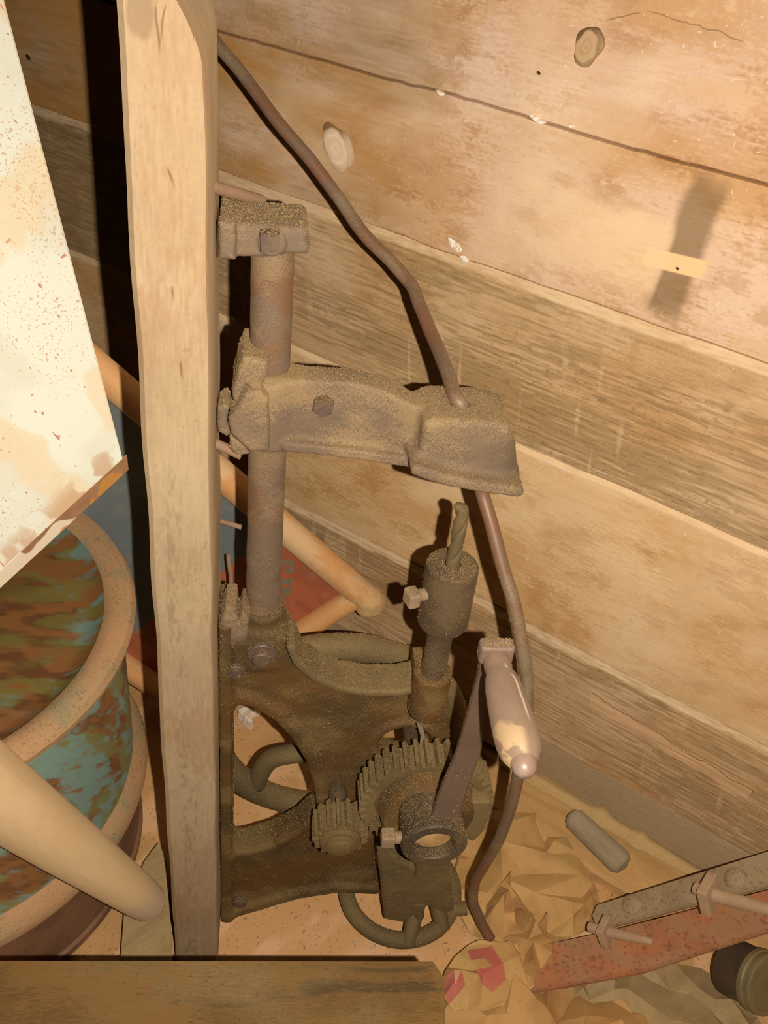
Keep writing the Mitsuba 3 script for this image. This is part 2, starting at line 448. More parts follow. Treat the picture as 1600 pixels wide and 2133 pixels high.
# ------------------------------------------------------------------ plank wall and floor
wall = thing('wall_back', kind='structure')
seams = [0.045, 0.122, 0.310, 0.570, 0.772, 0.936, 1.165, 1.40, 1.62]
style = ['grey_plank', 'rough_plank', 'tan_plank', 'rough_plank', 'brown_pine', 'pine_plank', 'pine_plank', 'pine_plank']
plank_keys = []
for i, (z0, z1) in enumerate(zip(seams[:-1], seams[1:])):
    nx = 260
    xs = np.linspace(-2.3, 1.2, nx)
    jit = lambda s: (meshkit.fbm(np.c_[xs * 6, xs * 0 + s, xs * 0], 4, 3) - 0.5) * 0.006 + (meshkit.noise(np.c_[xs * 70, xs * 0 + s, xs * 0], 5) - 0.5) * 0.0016
    bow = (meshkit.fbm(np.c_[xs * 1.3, xs * 0 + i * 7.7, xs * 0], 2, 9) - 0.5) * 0.006
    top = z1 + jit(i + 1.0) - 0.0010
    bot = z0 + jit(i + 0.0) + 0.0010
    proud = [0.0, 0.003, -0.001, 0.002, 0.004, 0.0, 0.002, 0.0][i]
    bev = [0.003, 0.009, 0.008, 0.010, 0.003, 0.0025, 0.002, 0.002][i]
    lean = [0.003, 0.004, 0.0035, 0.0045, 0.002, 0.002, 0.002, 0.002][i]
    rows = [(bot, 0.022), (bot, -proud + 0.0015), (bot + 0.0015, -proud), (bot + 0.3 * (top - bot), -proud - 0.001), (bot + 0.7 * (top - bot), -proud - 0.001),
            (top - bev, -proud), (top, -proud + lean), (top, 0.022)]
    V = np.array([np.c_[xs, y + bow * (y < 0.02), np.broadcast_to(z, xs.shape)] for z, y in rows])
    R_, N_ = len(rows), nx
    a, b = np.meshgrid(np.arange(R_), np.arange(N_ - 1), indexing='ij')
    q = np.stack([a * N_ + b, a * N_ + b + 1, ((a + 1) % R_) * N_ + b + 1, ((a + 1) % R_) * N_ + b], -1).reshape(-1, 4)
    f = np.vstack([q[:, [0, 1, 2]], q[:, [0, 2, 3]]])
    e0 = np.arange(R_) * N_
    ends = [[e0[0], e0[k + 1], e0[k]] for k in range(1, R_ - 1)] + [[e0[0] + N_ - 1, e0[k] + N_ - 1, e0[k + 1] + N_ - 1] for k in range(1, R_ - 1)]
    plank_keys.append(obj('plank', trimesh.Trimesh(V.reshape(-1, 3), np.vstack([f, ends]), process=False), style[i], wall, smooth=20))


def knot(plank, x, y, rx, rz, tilt, m, proudness, rim):
    c = on_wall(x, y, 0.003)
    u = np.array([math.cos(tilt), 0, math.sin(tilt)])
    v = np.array([-math.sin(tilt), 0, math.cos(tilt)])
    th = np.arange(40) * 2 * np.pi / 40
    wob = 1 + 0.08 * np.sin(3 * th + x) + 0.05 * np.sin(5 * th)
    rings = [(1.0, -0.004), (0.97, proudness * 0.6), (0.85, proudness), (0.5, proudness * 1.1), (0.0, proudness * 1.0)]
    V = np.array([c + np.outer(np.cos(th) * rx * wob * s, u) + np.outer(np.sin(th) * rz * wob * s, v) + np.array([0, -h, 0]) for s, h in rings])
    n = 40
    a, b = np.meshgrid(np.arange(len(rings) - 1), np.arange(n), indexing='ij')
    q = np.stack([a * n + b, a * n + (b + 1) % n, (a + 1) * n + (b + 1) % n, (a + 1) * n + b], -1).reshape(-1, 4)
    obj('fleck' if m == 'white_fleck' else 'knot', trimesh.Trimesh(V.reshape(-1, 3), np.vstack([q[:, [0, 1, 2]], q[:, [0, 2, 3]]]), process=False), m, plank, smooth=40, label=rim)


knot(plank_keys[5], 1225, 97, 0.0135, 0.0185, -0.25, 'knot_dark', 0.0016, 'dark round knot')
knot(plank_keys[4], 706, 307, 0.0205, 0.0285, 0.62, 'knot_pale', 0.0045, 'pale oval loose knot')

for pl_, x, y, rx, rz, tl in ((4, 948, 511, .011, .005, -.5), (3, 968, 540, .006, .004, 0), (5, 917, 194, .005, .0018, -.3), (5, 1118, 249, .010, .0022, -.25), (4, 1190, 262, .002, .002, 0), (3, 467, 683, .006, .007, 0), (3, 482, 664, .004, .005, 0)):
    knot(plank_keys[pl_], x, y, rx, rz, tl, 'white_fleck', .0012, 'white plaster fleck')

sx, sy = np.meshgrid(np.linspace(-2.3, 1.2, 240), np.linspace(-1.9, 0.02, 140), indexing='ij')
pz = (meshkit.fbm(np.stack([sx * 5, sy * 5, sx * 0], -1), 4, 2) - 0.5) * 0.012 + (meshkit.noise(np.stack([sx * 60, sy * 60, sx * 0], -1), 3) - 0.5) * 0.0015 - 0.004
V = np.stack([sx, sy, pz], -1).reshape(-1, 3)
a, b = np.meshgrid(np.arange(239), np.arange(139), indexing='ij')
q = np.stack([a * 140 + b, (a + 1) * 140 + b, (a + 1) * 140 + b + 1, a * 140 + b + 1], -1).reshape(-1, 4)
obj('floor', trimesh.Trimesh(V, np.vstack([q[:, [0, 1, 2]], q[:, [0, 2, 3]]]), process=False), 'floor_dirt', smooth=True, kind='structure')

# sill board along the foot of the wall, with a ridge of fallen dust on it
sill = thing('trim_1', kind='structure')
prof = np.array([(-0.075, -0.01), (-0.075, 0.012), (-0.07, 0.018), (0.02, 0.034), (0.02, -0.01)])
xs = np.linspace(-2.3, 1.2, 2)
obj('sill_board', prism(prof, [-2.3, 0, 0], [0, 1, 0], [0, 0, 1], [1, 0, 0], 0, 3.5), mat('sill_wood', wood(WALLG, col(.47, .285, .115), col(.30, .175, .065), col(.54, .34, .15), 0.6, 0.5, 0.3, 0.4, 1.0, 41.0), 0.85, 0.15), sill)
xs = np.linspace(-2.3, 1.2, 400)
hh = 0.008 + 0.005 * (meshkit.fbm(np.c_[xs * 14, xs * 0, xs * 0], 4, 6) - 0.5) * 2
hh += 0.010 * np.exp(-((xs + 0.135) / 0.012) ** 2) + 0.006 * np.exp(-((xs + 0.075) / 0.008) ** 2)
rows = [np.c_[xs, -0.004 - hh * 0.75, 0.0305 + xs * 0], np.c_[xs, -0.004 - hh * 0.3, 0.034 + hh * 0.45], np.c_[xs, xs * 0, 0.034 + hh * 1.25], np.c_[xs, xs * 0 + 0.01, 0.034 + xs * 0]]
V = np.vstack(rows)
n = 400
a, b = np.meshgrid(np.arange(3), np.arange(n - 1), indexing='ij')
q = np.stack([a * n + b, a * n + b + 1, (a + 1) * n + b + 1, (a + 1) * n + b], -1).reshape(-1, 4)
obj('dust_ridge', trimesh.Trimesh(V, np.vstack([q[:, [0, 1, 2]], q[:, [0, 2, 3]]]), process=False), 'dust_tan', sill, smooth=True, kind='stuff')

# ------------------------------------------------------------------ the post
TH = math.radians(39)
BX = np.array([math.cos(TH), math.sin(TH), 0.0])
BY = np.array([-math.sin(TH), math.cos(TH), 0.0])
BZ = np.array([0, 0, 1.0])
PO = np.array([-0.429, -0.486, 0.0])          # front right edge of the post, on the floor
POSTG = along([0, 0, 1], BX)


def on_post(x, y):
    q = meet(x, y, PO, BY)
    return float(q[2]), float(q @ BX)


def post_line(a, c, q0, q1, w, wob):
    """1 on a ragged line on the post's face from q0 to q1."""
    L = math.hypot(q1[0] - q0[0], q1[1] - q0[1])
    ta, tc = (q1[0] - q0[0]) / L, (q1[1] - q0[1]) / L
    s, t = (a - q0[0]) * ta + (c - q0[1]) * tc, (c - q0[1]) * ta - (a - q0[0]) * tc
    t = t + wob * (fbm(a * 45, 3.0, 1.0, 3) - 0.5)
    return smoothstep(w, w * 0.4, dr.abs(t)) * smoothstep(0, 0.006, s) * smoothstep(L, L - 0.012, s)


SPLITS = [(on_post(322, 0), on_post(330, 128), .0010), (on_post(345, 0), on_post(328, 100), .0008), (on_post(344, 342), on_post(373, 402), .0011), (on_post(372, 745), on_post(380, 800), .0012), (on_post(356, 590), on_post(362, 640), .0010)]
STAIN = on_post(294, 24)


def post_marks(k, p, a, c, e):
    q = fbm(a * 50, c * 160, 5.0, 3)
    k = mix(k, col(.15, .10, .06), smoothstep(1.15, .7, dr.sqrt(dr.square((a - STAIN[0]) / .017) + dr.square((c - STAIN[1]) / .0085)) + .7 * (q - .5)) * .6)
    for q0, q1, w in SPLITS:
        k = mix(k, col(.13, .075, .035), post_line(a, c, q0, q1, w, .004) * .8)
    s = smoothstep(0.011, 0.004, dr.abs(c - float(np.dot(PO, BX)) + 0.029 + 0.012 * (fbm(a * 6, 1.0, 2.0, 3) - 0.5))) * smoothstep(0.45, 0.75, 0.5 * noise(a * 130, c * 420, 3.0) + 0.5 * fbm(a * 18, c * 120, 1.0, 3)) * 0.8 * smoothstep(0.80, 0.72, a)
    return mix(k, col(.13, .085, .05), s * 0.45)


mat('post_wood', wood(POSTG, col(.275, .205, .125), col(.22, .145, .075), col(.335, .265, .165), 0.4, 0.6, 0.25, 0.5, 1.0, 17.0, (col(.24, .148, .08), 0.45), post_marks), 0.75, 0.2)
post = thing('wooden_post', 'rough-sawn upright wooden post standing between the rusty drum and the drill', 'post')
nz = 90
zs = np.r_[np.linspace(0.0, 1.0, 70), np.linspace(1.006, 1.094, 20)]
cs2 = np.array([(-0.051, 0.004), (-0.047, 0.0), (-0.03, -0.0005), (-0.006, 0.0), (-0.0015, 0.0015), (0, 0.006), (0, 0.134), (-0.004, 0.14), (-0.047, 0.14), (-0.051, 0.136)])
V = []
for z in zs:
    t = np.clip((z - 1.050) / 0.044, 0, 1)
    sh = np.clip(cs2[:, 0], -1, 0.0 - 0.018 * t ** 1.6)
    wob = 0.0022 * (meshkit.noise(np.c_[cs2 * 0 + [3, 5], np.full(len(cs2), z * 14)] + np.c_[cs2 * 40, cs2[:, :1] * 0], 4) - 0.5)
    V.append(PO + np.outer(sh + wob, BX) + np.outer(cs2[:, 1] + wob, BY) + np.array([0, 0, z]))
V = np.array(V)
n = len(cs2)
a, b = np.meshgrid(np.arange(nz - 1), np.arange(n), indexing='ij')
q = np.stack([a * n + b, a * n + (b + 1) % n, (a + 1) * n + (b + 1) % n, (a + 1) * n + b], -1).reshape(-1, 4)
caps = [[(nz - 1) * n, (nz - 1) * n + k, (nz - 1) * n + k + 1] for k in range(1, n - 1)] + [[0, k + 1, k] for k in range(1, n - 1)]
obj('timber', trimesh.Trimesh(V.reshape(-1, 3), np.vstack([q[:, [0, 1, 2]], q[:, [0, 2, 3]], caps]), process=False), 'post_wood', post, smooth=25)


def rusty(a, b, c, patch=18.0, grain=500.0, dust=None, seed=0.0, gain=1.0, tint=(1, 1, 1)):
    a, b, c = ([x * gain * t for x, t in zip(k, tint)] for k in (a, b, c))
    grain = grain * 1.9
    if dust is not None:
        dust = ([x * gain * t for x, t in zip(dust[0], tint)], dust[1], dust[2])

    def fn(p, n, uv):
        q = fbm(p.x * patch + seed, p.y * patch, p.z * patch, 4)
        g = noise(p.x * grain, p.y * grain, p.z * grain + seed)
        k = mix(a, b, smoothstep(0.40, 0.62, q))
        k = mix(k, c, smoothstep(0.55, 0.9, g) * 0.5)
        if dust is not None:
            d = fbm(p.x * patch * 1.1 + 50 + seed, p.y * patch * 1.1, p.z * patch * 1.1, 3)
            k = mix(k, dust[0], smoothstep(dust[2] + 0.12, dust[2] - 0.10, d + 0.38 * (g - 0.5)) * dust[1])
        return k
    return fn


DUST = col(.40, .29, .14)
mat('cast_iron', rusty(col(.15, .10, .045), col(.21, .115, .040), col(.085, .06, .03), 20, 560, (DUST, 0.55, 0.40), gain=.45, tint=(1, .93, .72)), 0.75, 0.3)
mat('dusty_iron', rusty(col(.27, .20, .125), col(.22, .165, .11), col(.19, .14, .09), 16, 620, (col(.46, .33, .165), 0.7, 0.47), 5.0, .54, (1, .97, .98)), 0.8, 0.25)
mat('olive_iron', rusty(col(.17, .14, .08), col(.21, .16, .085), col(.13, .10, .055), 14, 520, (col(.30, .23, .12), 0.6, 0.43), 9.0, .56, (1, .93, .75)), 0.75, 0.3)
mat('dark_iron', rusty(col(.10, .08, .05), col(.14, .10, .055), col(.07, .055, .035), 20, 520, (col(.28, .20, .10), 0.6, 0.40), 2.0, .47, (1, .95, .95)), 0.6, 0.4)
mat('pipe_rust', rusty(col(.24, .17, .115), col(.26, .145, .075), col(.18, .12, .075), 26, 420, (col(.40, .285, .155), 0.55, 0.45), 13.0, .50), 0.7, 0.3)
mat('nail_rust', rusty(col(.34, .21, .13), col(.38, .25, .16), col(.25, .15, .09), 60, 600, gain=.6), 0.75, 0.25)
mat('bolt_iron', rusty(col(.24, .16, .12), col(.20, .135, .10), col(.17, .11, .085), 60, 600, (col(.36, .26, .145), 0.4, 0.42), 4.0, .36), 0.55, 0.4)


def nail(x0, y0, x1, y1, d, r, dirv, label=None, head=False, bend=None):
    """A nail out of the right face of the post, d deep along that face."""
    p0 = meet(x0, y0, PO, BX)
    c = p0 - EYE
    z0 = (CAM.T @ c)[2]
    p1 = at(x1, y1, z0 + d)
    back = (p0 - p1); back /= np.linalg.norm(back)
    pts = [p0 + back * 0.012, p0] + ([at(*bend, z0 + d * 0.5)] if bend else []) + [p1]
    m = tube(pts, r, 10)
    if head:
        m = trimesh.util.concatenate([m, lathe([(0, 0), (r * 2.4, 0), (r * 2.4, r), (0, r)], p1, -back, 14)])
    obj('nail', m, 'nail_rust', post, smooth=40, label=label)


nail(452, 925, 503, 948, 0.0, 0.0045, None, 'thick bent nail sticking out of the side')
nail(467, 1088, 503, 1098, 0.0, 0.0028, None)
nail(473, 1945, 545, 1966, 0.0, 0.0022, None, 'thin nail with a flat head near the foot', True)
nail(448, 391, 545, 418, 0.05, 0.0045, None, 'long rusty spike above the top bracket')
nail(477, 1175, 482, 1232, 0.0, 0.0028, None, None, False, (481, 1200))

# ------------------------------------------------------------------ the drill
C0 = np.append(at(568, 540, 0.76)[:2], 0.0)    # foot of the column; x along the arms, y away from the viewer, z up


def loc(x, y, Y):
    p = meet(x, y, C0 + BY * Y, BY) - C0
    return np.array([p @ BX, p[2]])


def locs(pts, Y):
    return np.array([loc(x, y, Y) for x, y in pts])


def wld(X, Y, Z):
    return C0 + BX * X + BY * Y + BZ * Z


def w_arr(V):
    return C0 + V[:, :1] * BX + V[:, 1:2] * BY + V[:, 2:3] * BZ


def cast(name, fn, lo, hi, h, bsdf, parent, rough=0.0008, freq=70, label=None, seed=0):
    V, Fc = nets(fn, lo, hi, h)
    if rough:
        m = trimesh.Trimesh(V, Fc, process=False)
        V = V + m.vertex_normals * (rough * 2 * (meshkit.fbm(V * freq, 3, seed)[:, None] - 0.5))
    return obj(name, trimesh.Trimesh(w_arr(V), Fc, process=False), bsdf, parent, smooth=True, label=label)


drill = thing('post_drill', 'old hand-cranked cast iron drill press mounted upside down beside the post', 'drill press')
RC = 0.0168
zt, zb = loc(565, 470, 0)[1], loc(548, 1370, 0)[1]
obj('column', tube([wld(0, 0, z) for z in np.linspace(zb, zt, 60)], RC, 40, True, 0.0006, 3), 'pipe_rust', drill, smooth=True, label='round rusty column')

# top bracket
YB = -0.026
P = locs([(463, 462), (488, 458), (500, 466), (560, 470), (630, 474), (641, 482), (641, 505), (646, 520), (640, 533), (600, 532), (555, 540), (500, 538), (488, 535), (468, 534), (462, 520)], YB)
cz = P[:, 1].mean()
XB = loc(492, 470, YB)[0]


def f_top(X, Y, Z):
    d = sd_slab(sd_poly(P, X, Z), Y, YB, 0.024, 0.005)
    fl = sd_slab(sd_poly([(P[:, 0].min() - 0.002, P[:, 1].min()), (XB, P[:, 1].min()), (XB, P[:, 1].max()), (P[:, 0].min() - 0.002, P[:, 1].max())], X, Z), Y, -0.032, 0.03, 0.004)
    nd = sd_slab(np.sqrt((X - XB - 0.004) ** 2 + (Y - YB) ** 2) - 0.004 + 0 * Z, Z, P[:, 1].min() + .002, P[:, 1].max() - .002, 0.001)
    r = np.sqrt((X - loc(567, 505, YB)[0]) ** 2 + (Z - loc(567, 505, YB)[1]) ** 2)
    boss = sd_slab(r - 0.0105, Y, YB - 0.003, 0, 0.002)
    return smin(smin(d, fl, 0.003), boss, 0.002)


top = cast('top_bracket', f_top, [P[:, 0].min() - .01, -0.04, P[:, 1].min() - .01], [P[:, 0].max() + .01, 0.036, P[:, 1].max() + .01], 0.0011, 'dusty_iron', drill, 0.0006, 140, 'dust-covered bracket clamping the top of the column')


def sq_head(x, y, s, Y, depth, parent, bsdf='bolt_iron', sides=4, rot=0.0, name='bolt', label=None):
    c = loc(x, y, Y)
    th = np.arange(sides) * 2 * np.pi / sides + rot + (np.pi / 4 if sides == 4 else 0)
    R_ = s / 2 * (math.sqrt(2) if sides == 4 else 1)
    poly = np.c_[np.cos(th), np.sin(th)] * R_
    obj(name, prism(poly, wld(c[0], Y, c[1]), BX, BZ, -BY, -0.004, depth, 0.0012), bsdf, parent, smooth=25, label=label)


sq_head(563, 498, 0.0140, YB - 0.003, 0.009, top, rot=0.05)

# table arm: collar, web, end block
YA = -0.020
W = locs([(545, 790), (640, 792), (745, 799), (800, 814), (850, 838), (900, 865), (930, 900), (905, 985), (848, 968), (760, 957), (680, 947), (600, 938), (545, 940)], YA)
lip = locs([(600, 932), (680, 940), (760, 950), (850, 964), (905, 985)], YA - 0.008)
BLK = locs([(884, 884), (905, 874), (1000, 878), (1040, 882), (1064, 894), (1076, 925), (1084, 1000), (1080, 1020), (1000, 1009), (920, 993), (868, 975)], -0.045)
lip2 = locs([(868, 972), (920, 990), (1000, 1006), (1076, 1016)], -0.052)
YT = -0.017                                     # the copper tube goes down through the block here
TB = locs([(950, 820), (969, 868), (985, 940), (1003, 1020), (1010, 1045)], YT)
cc0, cc1 = loc(540, 796, -0.02)[1], loc(540, 935, -0.02)[1]


def f_arm(X, Y, Z):
    d2 = sd_poly(W, X, Z)
    web = sd_slab(d2, Y, YA, 0.006, 0.003)
    colr = sd_slab(np.sqrt(X ** 2 + Y ** 2) - 0.0265 + 0 * Z, Z, min(cc0, cc1), max(cc0, cc1), 0.003)
    d = smin(web, colr, 0.008)
    l1 = sd_slab(sd_line(lip, X, Z) - 0.005, Y, YA - 0.009, 0.006, 0.003)
    d = smin(d, l1, 0.006)
    blk = sd_slab(sd_poly(BLK, X, Z), Y, -0.045, 0.014, 0.006)
    qx, qy = np.maximum(X - (BLK[:, 0].max() - 0.024), 0), np.maximum(np.abs(Y + 0.0155) - 0.0055, 0)
    blk = np.maximum(blk, np.sqrt(qx ** 2 + qy ** 2) - 0.024)
    l2 = sd_slab(sd_line(lip2, X, Z) - 0.0055, Y, -0.060, -0.02, 0.004)
    d = smin(smin(d, blk, 0.010), l2, 0.008)
    d = np.maximum(d, 0.0078 - np.sqrt(sd_line(TB, X, Z) ** 2 + (Y - YT) ** 2))
    return d


arm = cast('table_arm', f_arm, [-0.04, -0.068, BLK[:, 1].min() - .02], [BLK[:, 0].max() + .015, 0.035, cc0 + .012], 0.0014, 'dusty_iron', drill, 0.0007, 110, 'dusty table arm clamped round the column', 2)
sq_head(673, 842, 0.0185, YA - 0.001, 0.0075, arm, sides=6, rot=0.4, label='hexagonal bolt head')

# split clamp ears left of the column
E1 = locs([(497, 762), (506, 742), (540, 745), (560, 752), (560, 770), (548, 800), (545, 815), (522, 812), (512, 800), (498, 840), (484, 835), (482, 815), (490, 790)], -0.03)
E2 = locs([(515, 815), (545, 812), (560, 830), (562, 940), (520, 938), (505, 925), (480, 905), (476, 870), (492, 850), (500, 830)], -0.034)
E3 = locs([(455, 850), (470, 842), (478, 850), (474, 880), (480, 905), (472, 912), (456, 903), (451, 880)], -0.03)
E4 = locs([(478, 905), (510, 925), (520, 945), (495, 950), (478, 935)], -0.028)


def f_ear(P_, y0, y1, r=0.004):
    def f(X, Y, Z):
        return sd_slab(sd_poly(P_, X, Z), Y, y0, y1, r)
    return f


for P_, y0, y1, mtl, lb in ((E1, -0.032, 0.02, 'dusty_iron', None), (E2, -0.036, 0.02, 'dusty_iron', None), (E3, -0.03, 0.0, 'dusty_iron', 'dust-caked nut'), (E4, -0.03, 0.0, 'dusty_iron', None)):
    cast('clamp_ear', f_ear(P_, y0, y1), [P_[:, 0].min() - .008, y0 - .006, P_[:, 1].min() - .008], [P_[:, 0].max() + .008, y1 + .006, P_[:, 1].max() + .008], 0.0011, mtl, arm, 0.0014, 90, lb, 5)

# main frame casting
YF = -0.024                                    # front of the web
FP = locs([(492, 1335), (603, 1330), (614, 1368), (650, 1402), (700, 1424), (760, 1434), (830, 1434), (890, 1422), (935, 1425), (938, 1540), (945, 1640), (900, 1720), (800, 1745), (780, 1765), (782, 1853), (700, 1851), (620, 1864),
           (560, 1882), (500, 1902), (470, 1905), (470, 1778), (515, 1775), (575, 1758), (625, 1730), (655, 1704), (673, 1678), (669, 1640), (650, 1580), (618, 1530), (578, 1490), (530, 1462), (488, 1450), (470, 1450), (470, 1335)], YF)
HOLE = loc(843, 1548, YF)
HR = 0.030
rib = locs([(606, 1340), (620, 1372), (655, 1402), (705, 1424), (765, 1434), (830, 1433), (890, 1420)], YF - 0.008)
bead = locs([(478, 1449), (530, 1461), (578, 1488), (618, 1528), (650, 1578), (669, 1638), (673, 1680)], YF - 0.002)
bead2 = locs([(490, 1900), (560, 1880), (620, 1862), (700, 1850), (780, 1852)], YF - 0.002)
bead3 = locs([(490, 1778), (515, 1775), (575, 1758), (625, 1730), (655, 1704)], YF - 0.002)
SPX = 0.5 * (loc(907, 1400, -0.04)[0] + loc(934, 1200, -0.04)[0])
SPY = -0.04
zs0, zs1 = loc(905, 1505, SPY - .015)[1], loc(907, 1398, SPY)[1]
FLX = float(np.dot(PO - C0, BX)) + 0.001       # the mounting face lies on the post's side
BOSS = loc(550, 1330, -0.02)
zB0, zB1 = loc(548, 1385, -0.02)[1], loc(550, 1312, -0.02)[1]


def f_frame(X, Y, Z):
    d2 = np.maximum(sd_poly(FP, X, Z), HR - np.sqrt((X - HOLE[0]) ** 2 + (Z - HOLE[1]) ** 2))
    d = sd_slab(d2, Y, YF, 0.002, 0.004)
    for bl, hw in ((bead, 0.0075), (bead2, 0.008), (bead3, 0.006)):
        d = smin(d, sd_slab(sd_line(bl, X, Z) - hw, Y, YF - 0.006, 0.008, 0.005), 0.009)
    rh = np.sqrt((X - HOLE[0]) ** 2 + (Z - HOLE[1]) ** 2)
    d = smin(d, sd_slab(np.abs(rh - HR - 0.005) - 0.004, Y, YF - 0.005, 0.006, 0.004), 0.008)
    d = np.maximum(d, HR - 0.001 - rh)
    # flange on the post side
    fl = sd_slab(sd_poly([(FLX, FP[:, 1].min()), (FLX + 0.013, FP[:, 1].min()), (FLX + 0.013, BOSS[1] + 0.03), (FLX, BOSS[1] + 0.03)], X, Z), Y, -0.036, 0.03, 0.004)
    d = smin(d, fl, 0.012)
    # column boss with its shoulder
    rc = np.sqrt(X ** 2 + Y ** 2)
    d = smin(d, sd_slab(rc - 0.0275 + 0 * Z, Z, zB0, zB1, 0.005), 0.012)
    d = smin(d, sd_slab(rc - 0.0225 + 0 * Z, Z, zB0, zB1 + 0.016, 0.005), 0.008)
    # spindle boss
    rs = np.sqrt((X - SPX) ** 2 + (Y - SPY) ** 2)
    d = smin(d, sd_slab(rs - 0.0195 + 0 * Z, Z, zs0, zs1, 0.004), 0.006)
    d = smin(d, sd_slab(sd_poly([(SPX - 0.017, zs0), (SPX + 0.017, zs0), (SPX + 0.017, zs1 - .004), (SPX - 0.017, zs1 - .004)], X, Z), Y, SPY, 0.0, 0.003), 0.006)
    # lower arm swells towards the hub
    return d


frame = cast('frame', f_frame, [FLX - .008, -0.066, FP[:, 1].min() - .012], [FP[:, 0].max() + .03, 0.036, zB1 + .05], 0.0018, 'cast_iron', drill, 0.0008, 90, 'arched rust-brown frame casting', 8)



def f_rib(X, Y, Z):
    return sd_slab(sd_line(rib, X, Z) - 0.0048, Y, YF - 0.017, 0.000, 0.004)


cast('rib', f_rib, [rib[:, 0].min() - .012, -.05, rib[:, 1].min() - .012], [rib[:, 0].max() + .012, .03, rib[:, 1].max() + .012], 0.0014, 'olive_iron', frame, 0.0005, 90, 'olive-grey curved rib along the upper arm', 4)

# lumps of dust-caked flange end and bolts on the frame
for pts in ([(460, 1290), (470, 1262), (492, 1262), (497, 1290), (505, 1268), (520, 1285), (515, 1330), (480, 1345), (460, 1340)],):
    P_ = locs(pts, -0.03)
    cast('flange_end', f_ear(P_, -0.034, 0.004), [P_[:, 0].min() - .008, -.042, P_[:, 1].min() - .008], [P_[:, 0].max() + .008, .012, P_[:, 1].max() + .008], 0.0012, 'dusty_iron', frame, 0.0015, 90, 'dust-caked end of the flange', 6)


def round_bolt(x, y, r, Y, d, parent, washer=1.45, label=None):
    c = loc(x, y, Y)
    prof = [(0, -0.003), (r * washer, -0.003), (r * washer, 0.002), (r * washer - .001, 0.003), (r, 0.003), (r, d - .002), (r * .85, d - .0004), (r * .55, d), (0, d)]
    obj('bolt', lathe(prof, wld(c[0], Y, c[1]), -BY, 28), 'bolt_iron', parent, smooth=35, label=label)


round_bolt(546, 1362, 0.0095, -0.031, 0.011, frame, 1.5, 'large bolt below the column')
round_bolt(492, 1398, 0.006, -0.036, 0.004, frame)
round_bolt(500, 1880, 0.006, -0.036, 0.004, frame)

# spindle, chuck and its set screw
zc0, zc1 = loc(921, 1300, SPY)[1], loc(936, 1174, SPY)[1]
obj('spindle', tube([wld(SPX, SPY, z) for z in np.linspace(zs1 - 0.02, zc0 + 0.01, 12)], 0.0127, 32, True, 0.0002, 1), 'dark_iron', drill, smooth=40)
rk = 0.0250
chuck = obj('chuck', lathe([(0, zc0), (rk - .006, zc0), (rk - .002, zc0 + .002), (rk, zc0 + .006), (rk, zc1 - .003), (rk - .0015, zc1 - .0005), (rk - .003, zc1), (0.008, zc1), (0.008, zc1 - .004), (0, zc1 - .004)], wld(SPX, SPY, 0), BZ, 56),
            'dark_iron', drill, smooth=35, label='dark cylindrical chuck')
zsc = loc(862, 1225, SPY)[1]
sd = -BX * 0.94 - BY * 0.34
so = wld(SPX, SPY, zsc)
su = np.cross(BZ, sd)
obj('set_screw', trimesh.util.concatenate([tube([so + sd * 0.02, so + sd * 0.037], 0.0058, 16), rbox(so + sd * 0.0385, sd, su, BZ, (0.012, 0.0165, 0.0165), 0.0025)]), mat('pale_bolt', rusty(col(.42, .31, .19), col(.36, .26, .16), col(.26, .18, .11), 80, 700, gain=.6), 0.7), chuck, smooth=35, label='dusty square-headed set screw')

# the bit standing in the chuck
bp = [wld(SPX, SPY, zc1 - 0.003), at(941, 1120, 0.905), at(949, 1075, 0.885), at(957, 1056, 0.876), at(955, 1046, 0.873)]
zz = [(CAM.T @ (wld(SPX, SPY, z) - EYE))[2] for z in (zc1, zc1 + 0.09)]
bz1 = loc(957, 1050, SPY)[1]
pts, rr = [], []
for i, t in enumerate(np.linspace(0, 1, 60)):
    z = zc1 - 0.004 + t * (bz1 - zc1 + 0.004)
    bendx = 0.0 if t < .8 else -0.003 * ((t - .8) / .2) ** 2
    pts.append(wld(SPX + bendx, SPY, z)); rr.append(0.0066 if t < .95 else 0.0066 * (1 - 0.5 * ((t - .95) / .05) ** 2))
pts = np.array(pts)
sides = 28
ang = np.arange(sides) * 2 * np.pi / sides
V = []
for i, (p, r) in enumerate(zip(pts, rr)):
    t = i / 59
    groove = 0.30 * np.clip((t - 0.12) / 0.1, 0, 1)
    g = np.maximum(0, np.cos(2 * (ang - t * 7.5))) ** 3
    R_ = r * (1 - groove * g)
    V.append(p + np.outer(R_ * np.cos(ang), BX) + np.outer(R_ * np.sin(ang), BY))
V = np.vstack(V + [[pts[0]], [pts[-1]]])
a, b = np.meshgrid(np.arange(59), np.arange(sides), indexing='ij')
q = np.stack([a * sides + b, a * sides + (b + 1) % sides, (a + 1) * sides + (b + 1) % sides, (a + 1) * sides + b], -1).reshape(-1, 4)
k = np.arange(sides)
caps = np.vstack([np.c_[np.full(sides, 60 * sides), (k + 1) % sides, k], np.c_[np.full(sides, 60 * sides + 1), 59 * sides + k, 59 * sides + (k + 1) % sides]])
obj('drill_bit', trimesh.Trimesh(V, np.vstack([q[:, [0, 1, 2]], q[:, [0, 2, 3]], caps]), process=False), 'olive_iron', None, smooth=40, label='worn twist drill bit held upright in the chuck', cat='drill bit')

# gears
GY0, GY1 = -0.088, -0.056                      # front and back of the toothed rims


